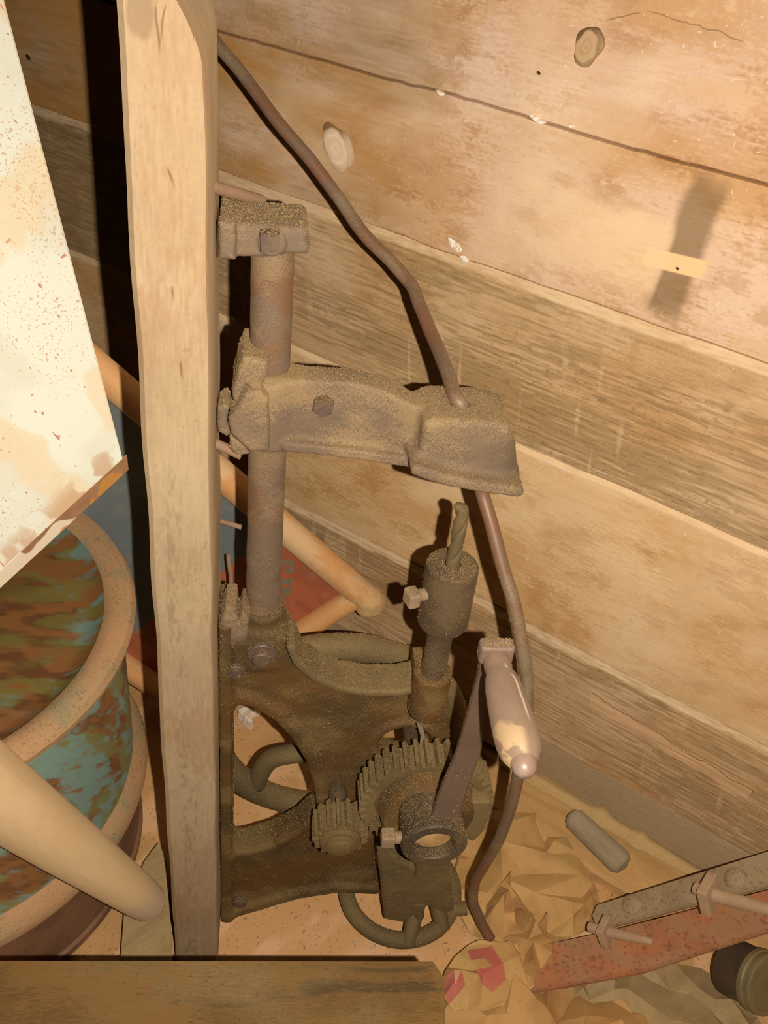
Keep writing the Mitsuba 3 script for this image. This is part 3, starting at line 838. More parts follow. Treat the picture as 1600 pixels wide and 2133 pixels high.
def gear_poly(R_, teeth, depth, phase=0.0):
    pts = []
    for k in range(teeth):
        for f, r in ((-0.30, R_ - depth), (-0.20, R_ - 0.15 * depth), (-0.13, R_), (0.13, R_), (0.20, R_ - 0.15 * depth), (0.30, R_ - depth)):
            th = 2 * np.pi * (k + f) / teeth + phase
            pts.append((r * math.cos(th), r * math.sin(th)))
    return np.array(pts)


GC = loc(889, 1678, GY0)
GR = 0.5 * (loc(1030, 1655, GY0)[0] - loc(749, 1650, GY0)[0])
go = wld(GC[0], 0, GC[1])
body = m3.Manifold.extrude(m3.CrossSection([gear_poly(GR, 38, 0.0085)]), GY1 - GY0)
body -= m3.Manifold.cylinder(0.012, GR - 0.0155, GR - 0.0155, 72).translate([0, 0, GY1 - GY0 - 0.008])
gear = obj('large_gear', place(body, go - BY * GY1 * -1, BX, BZ, -BY), 'olive_iron', drill, smooth=30, label='large toothed gear wheel')
h0 = -GY1 - 0.0
rw = GR - 0.0155
G1 = -GY0
obj('gear_web', lathe([(rw + .001, G1 - 0.012), (rw - .002, G1 - 0.007), (rw - .005, G1 - .004), (rw - .007, G1 + .012), (rw - .010, G1 + .017), (rw * .66, G1 + .020), (rw * .63, G1 + .0175), (rw * .59, G1 + .0175), (rw * .56, G1 + .021), (rw * .3, G1 + .022), (0, G1 + .022)], go, -BY, 72), 'cast_iron', gear, smooth=35, label='rusty stepped boss of the gear')
PC = loc(709, 1748, GY0)
PR = GR * 0.42
po = wld(PC[0], 0, PC[1])
body = m3.Manifold.extrude(m3.CrossSection([gear_poly(PR, 16, 0.0075, 0.12)]), GY1 - GY0)
pin = obj('pinion', place(body, po + BY * GY1, BX, BZ, -BY), 'olive_iron', drill, smooth=30, label='small toothed pinion')
pr = PR - 0.0075
obj('pinion_hub', lathe([(pr, -GY0 - .001), (pr, -GY0 + .004), (pr - .003, -GY0 + .007), (pr * .72, -GY0 + .0075), (pr * .7, -GY0 + .010), (pr * .55, -GY0 + .0115), (pr * .5, -GY0 + .0135), (pr * .3, -GY0 + .015), (0, -GY0 + .015)], po, -BY, 44), 'cast_iron', pin, smooth=35)
obj('pinion_shaft', tube([po + BY * (GY1 - .002), po + BY * 0.10], 0.011, 24), 'dark_iron', drill, smooth=40)
obj('gear_shaft', tube([go + BY * (GY1 - .002), go + BY * 0.03], 0.016, 24), 'dark_iron', drill, smooth=40)

# crank: socket ring, set screw, arm, grip
HYF = -0.150
HC = loc(905, 1764, HYF)
ho = wld(HC[0], 0, HC[1])
hr = 0.034
crank = obj('crank_socket', lathe([(hr * .8, -GY0 + .018), (hr * .97, -GY0 + .019), (hr * .97, -GY0 + .022), (hr * .97, -HYF - .010), (hr * 1.0, -HYF - .006), (hr, -HYF - .002), (hr - .002, -HYF), (hr * .66, -HYF), (hr * .61, -HYF - .002), (hr * .59, -HYF - .012), (0, -HYF - .013)], ho, -BY, 60), 'dark_iron', drill, smooth=35, label='round crank socket with an open bore')
obj('bore_dust', lathe([(hr * .585, -HYF - .0125), (hr * .4, -HYF - .0105), (hr * .2, -HYF - .009), (0, -HYF - .0088)], ho - BZ * 0.0, -BY, 30), mat('rust_dust', rusty(col(.34, .20, .075), col(.40, .26, .11), col(.24, .13, .05), 70, 700), 0.9), crank, smooth=True, label='rust-coloured dust in the bore')
sp = loc(808, 1745, HYF + 0.012)
s0 = wld(sp[0], HYF + 0.012, sp[1])
obj('set_screw', trimesh.util.concatenate([tube([s0, s0 + BX * 0.032], 0.0062, 16), rbox(s0, BX, BY, BZ, (0.014, 0.015, 0.016), 0.002)]), 'pale_bolt', crank, smooth=35, label='pale square-headed set screw')
lug = locs([(960, 1742), (966, 1690), (984, 1668), (1022, 1668), (1026, 1690), (1003, 1735), (985, 1752)], GY0 - .012)
cast('lug', f_ear(lug, GY0 - .014, GY0 + .02, 0.003), [lug[:, 0].min() - .008, GY0 - .022, lug[:, 1].min() - .008], [lug[:, 0].max() + .008, GY0 + .028, lug[:, 1].max() + .008], 0.0012, 'olive_iron', gear, 0.0005, 90)

ZT = 0.73
zh = (CAM.T @ (wld(HC[0], HYF + .02, HC[1] + hr) - EYE))[2]
Lp = [(899, 1700), (921, 1637), (947, 1577), (970, 1502), (984, 1450), (996, 1405), (1000, 1375), (1002, 1343)]
Rp = [(958, 1702), (978, 1632), (1000, 1572), (1006, 1525), (1008, 1469), (1009, 1420), (1011, 1385), (1016, 1343)]
tt = np.array([0, .17, .34, .54, .68, .80, .90, 1.0])
zd = zh - .01 + (ZT - zh + .01) * tt
th_ = [0.010, 0.010, 0.0095, 0.009, 0.010, 0.012, 0.014, 0.015]
rows = []
for (xl, yl), (xr, yr), z, h in zip(Lp, Rp, zd, th_):
    l, r = at(xl, yl, z), at(xr, yr, z)
    bk = -CAM[:, 2] * -h + BY * 0.0
    e = (r - l) * 0.10
    rows.append([l, l + e - bk * .12, r - e - bk * .12, r, r + bk, l + bk])
from scipy.interpolate import PchipInterpolator
rows = np.array(rows)
rows = PchipInterpolator(tt, rows)(np.linspace(0, 1, 60))
n, k = rows.shape[:2]
a, b = np.meshgrid(np.arange(n - 1), np.arange(k), indexing='ij')
q = np.stack([a * k + b, a * k + (b + 1) % k, (a + 1) * k + (b + 1) % k, (a + 1) * k + b], -1).reshape(-1, 4)
caps = [[0, i, i + 1] for i in range(1, k - 1)] + [[(n - 1) * k, (n - 1) * k + i + 1, (n - 1) * k + i] for i in range(1, k - 1)]
m = trimesh.Trimesh(rows.reshape(-1, 3), np.vstack([q[:, [0, 1, 2]], q[:, [0, 2, 3]], caps]), process=False)
m.fix_normals()
mat('arm_rust', rusty(col(.27, .18, .13), col(.24, .165, .12), col(.20, .13, .09), 30, 700, gain=.48), 0.6, 0.35)
carm = obj('crank_arm', m, 'arm_rust', drill, smooth=30, label='curved flat crank arm')
g0 = at(1033, 1372, ZT)
gd = at(1090, 1588, 0.655) - g0; gd /= np.linalg.norm(gd)
grip_r = [(0.0085, -0.002), (0.0100, 0.002), (0.0105, 0.010), (0.0098, 0.015), (0.0118, 0.020), (0.0138, 0.032), (0.0150, 0.050), (0.0158, 0.068), (0.0155, 0.080), (0.0140, 0.088), (0.0105, 0.094), (0.0065, 0.0955), (0, 0.0955)]
GRIPG = along(gd, BX)


GA, GCC, GE = (float(x) for x in (np.dot(g0, k) for k in (gd, (BX - gd * np.dot(BX, gd)) / np.linalg.norm(BX - gd * np.dot(BX, gd)), np.cross(gd, (BX - gd * np.dot(BX, gd)) / np.linalg.norm(BX - gd * np.dot(BX, gd))))))


def grip_marks(k, p, a, c, e):
    a0, c0 = a - GA, c - GCC
    s = smoothstep(0.0014, 0.0005, dr.abs(c0 - 0.0035 - 0.08 * (a0 - 0.02) - 0.003 * (noise(a * 60, 1.0, 2.0) - 0.5))) * smoothstep(0.012, 0.018, a0) * smoothstep(0.075, 0.06, a0) * smoothstep(0.2, 0.4, noise(a * 90, 4.0, 1.0))
    k = mix(k, col(.36, .30, .23), s * 0.85)
    q = fbm(p.x * 60, p.y * 60, p.z * 60, 4)
    return mix(k, col(.30, .215, .12), smoothstep(0.40, 0.46, q) * smoothstep(0.068, 0.078, a0 + 0.03 * (q - 0.5)) * smoothstep(0.004, -0.002, c0) * 0.9)


mat('grip_wood', wood(GRIPG, col(.155, .105, .072), col(.115, .075, .05), col(.18, .13, .09), 0.4, 0.5, 0.2, 0.3, 3.0, 2.0, None, grip_marks), 0.65, 0.3)
grip = obj('grip', lathe(grip_r, g0, gd, 48), 'grip_wood', carm, smooth=50, label='turned wooden crank grip')
obj('pin_cap', lathe([(0.0082, 0.088), (0.0086, 0.0945), (0.0086, 0.098), (0.0074, 0.1025), (0.0045, 0.1055), (0, 0.1065)], g0 + gd * 0.0, gd, 30), mat('pin_metal', rusty(col(.40, .27, .20), col(.45, .33, .26), col(.30, .18, .12), 120, 900, gain=.42), 0.4, 0.5), grip, smooth=50, label='rounded pin end')
gu = np.cross(BZ, gd)
obj('pin_nut', rbox(g0 - gd * 0.004 + BZ * 0.004, gd, gu, BZ, (0.013, 0.026, 0.017), 0.003), 'arm_rust', carm, smooth=35)

# lower housing in front of the arm
YH = -0.066
HP = locs([(784, 1768), (800, 1746), (815, 1775), (835, 1796), (862, 1806), (866, 1786), (935, 1782), (948, 1900), (925, 1905), (892, 1890), (842, 1925), (800, 1917), (794, 1850)], YH)


def f_house(X, Y, Z):
    d = sd_slab(sd_poly(HP, X, Z), Y, YH, -0.012, 0.006)
    r = np.sqrt((X - GC[0]) ** 2 + (Z - GC[1]) ** 2)
    pad = sd_slab(sd_poly(locs([(868, 1788), (912, 1786), (912, 1832), (866, 1832)], YH - .008), X, Z), Y, YH - .008, -0.02, 0.003)
    return smin(d, pad, 0.002)


house = cast('lower_housing', f_house, [HP[:, 0].min() - .01, YH - .02, HP[:, 1].min() - .01], [HP[:, 0].max() + .01, -.004, HP[:, 1].max() + .02], 0.0013, 'olive_iron', drill, 0.0007, 90, 'bearing block under the gear')

# flywheel behind the frame
FYC = 0.062
fc = wld(PC[0], FYC, PC[1])
FR = 0.146
t_ = np.linspace(0, 2 * np.pi, 97)
ring = []
ns = 20
an = np.arange(ns) * 2 * np.pi / ns
V = []
for th in t_[:-1]:
    ux = BX * math.cos(th) + BZ * math.sin(th)
    V.append(fc + ux * FR + np.outer(0.0180 * np.cos(an), ux) + np.outer(0.0150 * np.sin(an), BY))
V = np.array(V)
a, b = np.meshgrid(np.arange(96), np.arange(ns), indexing='ij')
q = np.stack([a * ns + b, ((a + 1) % 96) * ns + b, ((a + 1) % 96) * ns + (b + 1) % ns, a * ns + (b + 1) % ns], -1).reshape(-1, 4)
rim = obj('flywheel', trimesh.Trimesh(V.reshape(-1, 3), np.vstack([q[:, [0, 1, 2]], q[:, [0, 2, 3]]]), process=False), 'olive_iron', drill, smooth=True, label='grey-brown flywheel rim behind the frame')
sq = locs([(534, 1634), (545, 1604), (566, 1580), (600, 1571), (640, 1566), (672, 1545), (690, 1508)], FYC) - PC
for k in range(4):
    ca, sa = math.cos(k * np.pi / 2), math.sin(k * np.pi / 2)
    obj('spoke', tube([fc + BX * (x * ca - z * sa) + BZ * (x * sa + z * ca) for x, z in sq], 0.0125, 16, dense=30), 'olive_iron', rim, smooth=True)
obj('hub', lathe([(0, -.024), (.022, -.024), (.026, -.02), (.026, .02), (.022, .024), (0, .024)], fc, BY, 32), 'olive_iron', rim, smooth=35)

# feed wheel lying at the bottom, on the spindle line
WZ = 0.030
wq = [on_floor(x, y, WZ) for x, y in ((722, 1862), (830, 1958), (935, 1905))]
A2 = np.array([w_[:2] for w_ in wq])
M2 = np.array([2 * (A2[1] - A2[0]), 2 * (A2[2] - A2[0])])
cen = np.linalg.solve(M2, np.array([(A2[1] ** 2).sum() - (A2[0] ** 2).sum(), (A2[2] ** 2).sum() - (A2[0] ** 2).sum()]))
wr = np.linalg.norm(A2[0] - cen)
wc = np.array([*cen, WZ])
V = []
for th in t_[:-1]:
    ux = np.array([math.cos(th), math.sin(th), 0])
    V.append(wc + ux * wr + np.outer(0.0105 * np.cos(an), ux) + np.outer(0.0105 * np.sin(an), BZ))
V = np.array(V)
fw = obj('feed_wheel', trimesh.Trimesh(V.reshape(-1, 3), np.vstack([q[:, [0, 1, 2]], q[:, [0, 2, 3]]])[:, ::-1], process=False), 'olive_iron', drill, smooth=True, label='feed hand wheel at the bottom')
for (x0, y0, x1, y1) in ((850, 1968, 873, 1862), (922, 1935, 905, 1850)):
    obj('spoke', tube([on_floor(x0, y0, WZ), on_floor((x0 + x1) / 2, (y0 + y1) / 2, WZ + .018), on_floor(x1, y1, WZ + 0.035)], [0.0095, 0.0105, 0.012], 14), 'olive_iron', fw, smooth=True)
hp = on_floor(872, 1880, 0.085)
obj('set_screw', trimesh.util.concatenate([rbox(hp, BX, BY, BZ, (0.016, 0.016, 0.017), 0.003), tube([hp - BZ * .004, hp - BZ * 0.03 + BX * .004], 0.007, 14)]), 'olive_iron', fw, smooth=35)
obj('lever_pin', tube([on_floor(905, 1898, 0.03), on_floor(972, 1892, 0.035)], [0.0095, 0.0085], 14), 'olive_iron', fw, smooth=True)
obj('feed_shaft', tube([wc + BZ * 0.0 + np.array([0, 0, -0.02]), wc + BZ * 0.12], 0.0125, 20), 'dark_iron', fw, smooth=40)
fl_ = locs([(866, 1490), (878, 1497), (884, 1520), (890, 1548), (880, 1556), (872, 1540), (874, 1515)], YF - .02)
obj('paper_strip', prism(fl_, wld(0, YF - .03, 0), BX, BZ, -BY, 0, 0.0012), mat('strip_tan', col(.22, .16, .115), 0.8), None, label='curled pale strip stuck on the frame above the gear', cat='scrap')

# ------------------------------------------------------------------ the tube
TP = [(425, 40, .98), (452, 92, .98), (485, 130, .98), (530, 188, .975), (590, 268, .97), (642, 328, .97), (700, 405, .97), (762, 492, .965), (815, 545, .96), (850, 585, .955), (876, 640, .93), (903, 705, .905), (932, 775, .865), (957, 838, .878), (969, 868, .868), (985, 940, .855),
      (1003, 1020, .845), (1022, 1085, .895), (1050, 1190, .90), (1072, 1262, .905), (1086, 1335, .915), (1097, 1410, .93), (1096, 1490, .94), (1086, 1575, .98), (1072, 1650, 1.02), (1045, 1735, 1.08), (1010, 1800, 1.15), (988, 1842, 1.19), (985, 1872, 1.21), (1000, 1915, 1.24), (1022, 1955, 1.25)]
mat('tube_copper', rusty(col(.30, .20, .125), col(.34, .17, .09), col(.22, .15, .10), 22, 600, (col(.40, .31, .19), 0.8, 0.42), 21.0, .42), 0.5, 0.45)
def tube_point(x, y, z):
    if 830 < y < 1030:
        return wld(loc(x, y, YT)[0], YT, loc(x, y, YT)[1])
    return at(x, y, z)


obj('copper_tube', tube([tube_point(*p) for p in TP], 0.0064, 18, True, 0.0, 0, 320), 'tube_copper', None, smooth=True, label='long bent copper tube running down through the drill table to the floor', cat='tube')

# ------------------------------------------------------------------ drum
DC = np.array([-0.839, -0.568, 0.0])
DR = 0.268


def drum_fn(p, n, uv):
    ang = dr.atan2(p.y - float(DC[1]), p.x - float(DC[0])) * 0.27
    sl = p.z + .7 * ang
    q = fbm(ang * 20, sl * 34, 0.0, 5)
    q2 = fbm(ang * 50 + 9, sl * 100, p.x * 6, 4)
    k = mix(col(.24, .115, .042), col(.16, .075, .03), smoothstep(.40, .6, q2))
    k = mix(k, col(.21, .22, .085), smoothstep(.38, .58, q + .5 * (q2 - .5)) * .85)
    k = mix(k, col(.19, .31, .27), smoothstep(.46, .68, fbm(ang * 24 + 3, sl * 44, 2.0, 5) + .5 * (q2 - .5)) * .9)
    return k


mat('drum_paint', drum_fn, 0.6, 0.35)


def lid_fn(p, n, uv):
    x, y = p.x - float(DC[0]), p.y - float(DC[1])
    r = dr.sqrt(x * x + y * y)
    u, v = x * .8 + y * .6, y * .8 - x * .6
    q2 = fbm(u * 30, v * 75, 4.0, 4)
    k = mix(col(.20, .09, .028), col(.115, .05, .018), smoothstep(.40, .62, q2))
    g = fbm(u * 22 + 2, v * 50, 1.0, 5)
    k = mix(k, col(.15, .14, .035), smoothstep(.42, .66, g + .6 * (q2 - .5)) * smoothstep(.10, .20, r + .16 * (g - .5)) * .8)
    return mix(k, col(.135, .225, .20), smoothstep(.42, .64, fbm(u * 20 + 9, v * 40, 7.0, 5) + .6 * (q2 - .5)) * smoothstep(.185, .218, r + .10 * (g - .5)) * .9)


mat('lid_paint', lid_fn, 0.6, 0.35)
mat('drum_hoop', rusty(col(.40, .30, .185), col(.30, .30, .20), col(.20, .12, .07), 26, 300, (col(.44, .31, .19), 0.7, 0.5), 30.0, .95, (1, .84, .70)), 0.75, 0.25)
mat('drum_brown', rusty(col(.20, .105, .055), col(.15, .075, .045), col(.10, .05, .03), 14, 300), 0.6, 0.35)
drum = thing('steel_drum', 'large rusty steel drum with patches of green and turquoise paint', 'drum')
obj('lower_band', lathe([(0, .002), (DR - .02, .002), (DR - .012, .004), (DR - .012, .015), (DR - .016, .018), (DR - .016, .128), (DR - .012, .132)], DC, BZ, 120), 'drum_brown', drum, smooth=40, label='brown lower band')
obj('hoop', lathe([(DR - .014, .128), (DR - .002, .130), (DR + .001, .139), (DR - .002, .148), (DR - .008, .158), (DR - .016, .166)], DC, BZ, 120), 'drum_hoop', drum, smooth=40)
obj('middle_band', lathe([(DR - .016, .160), (DR - .016, .392), (DR - .010, .398)], DC, BZ, 120), 'drum_paint', drum, smooth=40, label='painted body')
obj('rim', lathe([(DR - .014, .392), (DR - .001, .398), (DR + .001, .406), (DR - .003, .414), (DR - .018, .418), (DR - .032, .412), (DR - .04, .402)], DC, BZ, 120), 'drum_hoop', drum, smooth=40, label='wide speckled rim')
obj('lid', lathe([(DR - .034, .410), (DR - .045, .398), (DR - .06, .394), (DR - .12, .396), (0, .402)], DC, BZ, 120), 'lid_paint', drum, smooth=40, label='recessed rust and turquoise top')

# ------------------------------------------------------------------ white sheet-metal panel
K, U, L = at(256, 958, 1.0), at(3, -20, .86), at(-60, 1247, .93)
pu = (U - K); PU = np.linalg.norm(pu); pu /= PU
pl = L - K; pn = np.cross(pu, pl); pn /= np.linalg.norm(pn)
if np.dot(pn, EYE - K) < 0:
    pn = -pn
pl /= np.linalg.norm(pl)
PANG = along(pl, pu)


def panel_fn(p, n, uv):
    a, c, e = PANG(p)
    a0, c0 = a - float(np.dot(K, pl)), c - float(np.dot(K, pu - pl * np.dot(pu, pl)) / np.linalg.norm(pu - pl * np.dot(pu, pl)))
    k = mix(col(.60, .65, .575), col(.56, .58, .50), smoothstep(.45, .7, fbm(a * 14, c * 14, 2.0, 4)))
    s = noise(a * 620, c * 620, 1.0)
    q = fbm(a * 12 + 5, c * 12, 3.0, 4)
    k = mix(k, col(.46, .30, .17), smoothstep(.80, .90, s + .6 * (q - .5)) * .7)
    k = mix(k, col(.42, .13, .09), smoothstep(.93, .95, noise(a * 210 + 7, c * 150, 5.0)) * .85)
    k = mix(k, col(.62, .46, .24), smoothstep(.56, .68, fbm(a * 20 + 40, c * 16, 7.0, 3)) * .45)
    k = mix(k, col(.40, .24, .12), smoothstep(.026, .004, c0 + .035 * (q - .5)) * smoothstep(.45, .62, fbm(a * 50, c * 50, 8.0, 3)) * .7)
    return k


mat('white_enamel', panel_fn, 0.5, 0.35)


def lip_fn(p, n, uv):
    a, c, e = PANG(p)
    q = fbm(a * 30, c * 40, e * 40, 4)
    k = mix(col(.36, .21, .11), col(.30, .17, .09), smoothstep(.4, .6, q))
    k = mix(k, col(.78, .70, .55), smoothstep(.47, .50, fbm(a * 22 + 4, c * 22, e * 22, 3) + 1.4 * (a - float(np.dot(K, pl)) - .13)))
    return mix(k, col(.55, .27, .06), smoothstep(.64, .72, fbm(a * 45, c * 45, 4.0, 3)) * .8)


mat('rust_lip', lip_fn, 0.6, 0.3)
panel = thing('metal_panel', 'white enamelled sheet-metal panel with rust spots leaning in from the left', 'panel')
pv = pu - pl * np.dot(pu, pl); pv /= np.linalg.norm(pv)
uu = lambda P_: (np.dot(P_ - K, pl), np.dot(P_ - K, pv))
Uq = uu(U)
ext = 1.25
sheet = np.array([(0, 0), (Uq[0] * ext, Uq[1] * ext), (Uq[0] * ext + .5, Uq[1] * ext), (.55, 0)])
obj('sheet', prism(sheet, K, pl, pv, pn, -0.0015, 0), 'white_enamel', panel)
lipd = -pv * 0.80 - pn * 0.60
lipd /= np.linalg.norm(lipd)
lipn = np.cross(pl, lipd)
if np.dot(lipn, EYE - K) < 0:
    lipn = -lipn
LW = 0.021
obj('folded_lip', prism([(-.006, -0.001), (-.001, LW), (.55, LW), (.55, -0.001)] if True else None, K, pl, lipd, lipn, -0.0015, 0), 'rust_lip', panel, label='rust-brown folded lower edge')
sidd = -pn
sn = np.cross(pu, sidd); sn /= np.linalg.norm(sn)
obj('folded_side', prism([(0, 0), (PU * ext, 0), (PU * ext, .016), (0, .016)], K, pu, sidd, sn, 0, 0.0012), 'rust_lip', panel)

# ------------------------------------------------------------------ wooden handle lying over the drum
H1, H0 = at(316, 1885, 1.10), at(-160, 1545, 0.80)
hd = H0 - H1
HANDG = along(hd, [0, 0, 1])
mat('handle_wood', wood(HANDG, col(.50, .36, .20), col(.42, .285, .145), col(.55, .41, .25), 0.4, 0.5, 0.12, 0.3, 1.5, 8.0, (col(.46, .32, .16), 0.3),
                        lambda k, p, a, c, e: mix(k, col(.33, .26, .19), smoothstep(0.075, 0.02, dr.abs(a - float(np.dot(H1, hd / np.linalg.norm(hd)))) + 0.04 * (fbm(p.x * 30, p.y * 30, p.z * 30, 3) - .5)) * .75)), 0.65, 0.3)
hl = np.linalg.norm(hd)
prof = [(0, -0.004), (.010, -.003), (.017, 0.001), (.0205, .008), (.0225, .03), (.026, .10), (.031, .20), (.036, .32), (.040, hl), (.041, hl + .05), (0, hl + .05)]
obj('tool_handle', lathe(prof, H1, hd, 56), 'handle_wood', None, smooth=40, label='thick round tapered wooden handle lying across the drum', cat='tool handle')

# ------------------------------------------------------------------ bench plank in the foreground
ZBN = 0.42
bn = np.array([on_floor(x, y, ZBN)[:2] for x, y in ((-250, 1997), (903, 1999), (928, 2035), (928, 2420), (-250, 2420))])
bd = bn[1] - bn[0]; bd = np.array([*(bd / np.linalg.norm(bd)), 0])
BENG = along(bd, np.cross(BZ, bd))
mat('bench_wood', wood(BENG, col(.088, .048, .011), col(.038, .024, .009), col(.12, .08, .03), 0.8, 0.9, 0.45, 0.6, 1.9, 29.0, (col(.125, .065, .016), 0.7)), 0.7, 0.3)
bench = thing('bench', 'worn brown wooden plank bench top across the lower left foreground', 'bench')
obj('bench_top', prism(bn, [0, 0, 0], [1, 0, 0], [0, 1, 0], [0, 0, 1], ZBN - .038, ZBN, 0.003), 'bench_wood', bench, smooth=20)
bu = bd; bvv = np.cross(BZ, bd)
far = np.array([*bn[0], 0]); rgt = np.array([*bn[1], 0])
for s in (0.10, 0.52):
    c = rgt - bu * s - bvv * 0.09
    c[2] = (ZBN - .038) / 2
    obj('leg', rbox(c, bu, bvv, BZ, (.06, .06, ZBN - .036), .004), 'bench_wood', bench, smooth=25)

# ------------------------------------------------------------------ framed painted board leaning behind the drill
SA, SB = at(212, 776, 1.12), at(752, 1236, 1.375)
se1 = SA - SB; SL = np.linalg.norm(se1); se1 /= SL
best = None
for z in np.linspace(1.0, 1.8, 400):
    d = at(648, 1303, z) - SB
    c = abs(np.dot(d, se1) / np.linalg.norm(d))
    if best is None or c < best[0]:
        best = (c, d / np.linalg.norm(d))
se2 = best[1] - se1 * np.dot(best[1], se1); se2 /= np.linalg.norm(se2)
sn_ = np.cross(se1, se2)
if np.dot(sn_, EYE - SB) < 0:
    sn_ = -sn_
SGG = along(se1, se2)
SH = 0.34
SBLUE = float(np.dot(meet(500, 1165, SB - sn_ * .008, sn_) - SB, se1))


def sign_fn(p, n, uv):
    a, c, e = SGG(p)
    a0 = a - float(np.dot(SB, se1))
    q = fbm(a * 20, c * 60, 2.0, 4)
    k = mix(mix(col(.36, .105, .045), col(.29, .09, .045), smoothstep(.4, .6, q)), col(.125, .15, .155), smoothstep(SBLUE - .003, SBLUE + .003, a0))
    return mix(k, col(.34, .28, .2), smoothstep(.55, .8, fbm(a * 60, c * 60, 9.0, 3)) * .15)


mat('sign_paint', sign_fn, 0.5, 0.4)
mat('frame_wood', wood(SGG, col(.55, .29, .115), col(.47, .22, .08), col(.58, .38, .19), 0.3, 0.6, 0.15, 0.2, 1.0, 6.0, (col(.57, .41, .23), 0.8)), 0.6, 0.35)
sign = thing('framed_board', 'red and blue painted board in an orange wooden frame leaning behind the drill', 'framed board')
obj('board', prism([(-.0, .0), (SL + .2, .0), (SL + .2, SH), (-.0, SH)], SB - sn_ * .012, se1, se2, sn_, -0.004, 0.004), 'sign_paint', sign)
obj('rail', tube([SB - se1 * 0.014 + se2 * 0, SB + se1 * (SL + .2)], 0.0195, 24), 'frame_wood', sign, smooth=40)
obj('rail', tube([SB + se2 * 0.005, SB + se2 * SH], 0.0165, 24), 'frame_wood', sign, smooth=40)
obj('rail', tube([SB + se2 * SH - se1 * .014, SB + se2 * SH + se1 * (SL + .2)], 0.0175, 24), 'frame_wood', sign, smooth=40)
nub = trimesh.creation.icosphere(3, 0.022)
nub.vertices = nub.vertices * (1 + 0.25 * (meshkit.fbm(nub.vertices * 90, 3, 3)[:, None] - .5))
nub.apply_translation(SB - se1 * 0.018 + sn_ * .004)
obj('corner_knob', nub, 'dust_tan', sign, smooth=True, label='dust-caked corner')


def on_sign(x, y):
    p = meet(x, y, SB - sn_ * .008, sn_) - SB
    return np.array([p @ se1, p @ se2])


mat('letter_grey', lambda p, n, uv: mix(col(.14, .13, .09), col(.20, .17, .11), noise(p.x * 400, p.y * 400, p.z * 400)), 0.6)
for pts in ([(588, 1168), (612, 1168), (612, 1192), (594, 1194), (594, 1187), (604, 1186), (604, 1175), (588, 1175)],
            [(588, 1205), (610, 1205), (607, 1222), (601, 1224), (601, 1216), (588, 1218)],
            [(588, 1222), (601, 1226), (607, 1228), (603, 1240), (595, 1236), (596, 1246), (588, 1248)]):
    obj('letter', prism(np.array([on_sign(*p) for p in pts]), SB - sn_ * .008, se1, se2, sn_, -0.0005, 0.0006), 'letter_grey', sign)

# ------------------------------------------------------------------ small plank on the floor by the foot of the post
sb = np.array([on_floor(x, y, .05)[:2] for x, y in ((244, 2080), (258, 1900), (300, 1792), (330, 1752), (347, 1790), (364, 2080))])
mat('scrap_wood', wood(along([.3, 1, 0], [1, 0, 0]), col(.33, .24, .115), col(.25, .17, .08), col(.40, .30, .16), 0.5, 0.5, 0.25, 0.4, 1.0, 13.0), 0.85, 0.15)
obj('wood_offcut', prism(sb, [0, 0, 0], [1, 0, 0], [0, 1, 0], [0, 0, 1], -0.004, .05, .003), 'scrap_wood', None, smooth=20, label='thick dusty wood offcut on the floor under the round handle', cat='wood offcut')

# ------------------------------------------------------------------ crumpled paper
def crumple(outline, h0, amp, n, seed, cell=1):
    from scipy.spatial import Delaunay
    r = np.random.default_rng(seed)
    P_ = np.array([on_floor(x, y, h0)[:2] for x, y in outline])
    poly = sg.Polygon(P_).buffer(0)
    mn, mx = P_.min(0), P_.max(0)
    pts = []
    while len(pts) < n:
        q = mn + r.random(2) * (mx - mn)
        if poly.contains(sg.Point(q)):
            pts.append(q)
    edge = np.array([poly.exterior.interpolate(s, True).coords[0] for s in np.linspace(0, 1, 36)[:-1]])
    edge += r.normal(0, .003, edge.shape)
    inner = np.array(pts)
    z_in = h0 + amp * r.random(len(inner)) ** 1.3
    z_ed = max(0.004, h0 - .012) + amp * 0.55 * r.random(len(edge)) ** 2
    P2 = np.vstack([inner, edge]); Z2 = np.r_[z_in, z_ed]
    t = Delaunay(P2).simplices
    cen_ = P2[t].mean(1)
    t = t[[poly.buffer(.006).contains(sg.Point(c)) for c in cen_]]
    V = np.c_[P2, Z2]
    nn = np.cross(V[t[:, 1]] - V[t[:, 0]], V[t[:, 2]] - V[t[:, 0]])
    t[nn[:, 2] < 0] = t[nn[:, 2] < 0][:, ::-1]
    m = trimesh.Trimesh(V, t, process=False)
    for _ in range(2):
        m = m.subdivide()
    V = m.vertices.copy()
    V[:, 2] += (meshkit.fbm(V * 35, 3, seed) - .5) * amp * .28
    V[:, :2] += (np.stack([meshkit.noise(V * 50, seed), meshkit.noise(V * 50, seed + 9)], 1) - .5) * .004
    return trimesh.Trimesh(V, m.faces, process=False)


def paper_fn(a, b, s):
    def fn(p, n, uv):
        q = fbm(p.x * 26 + s, p.y * 26, p.z * 26, 4)
        k = mix(a, b, smoothstep(.4, .62, q))
        return mix(k, col(.20, .125, .055), smoothstep(.86, .95, noise(p.x * 420, p.y * 420, s)) * .35)
    return fn


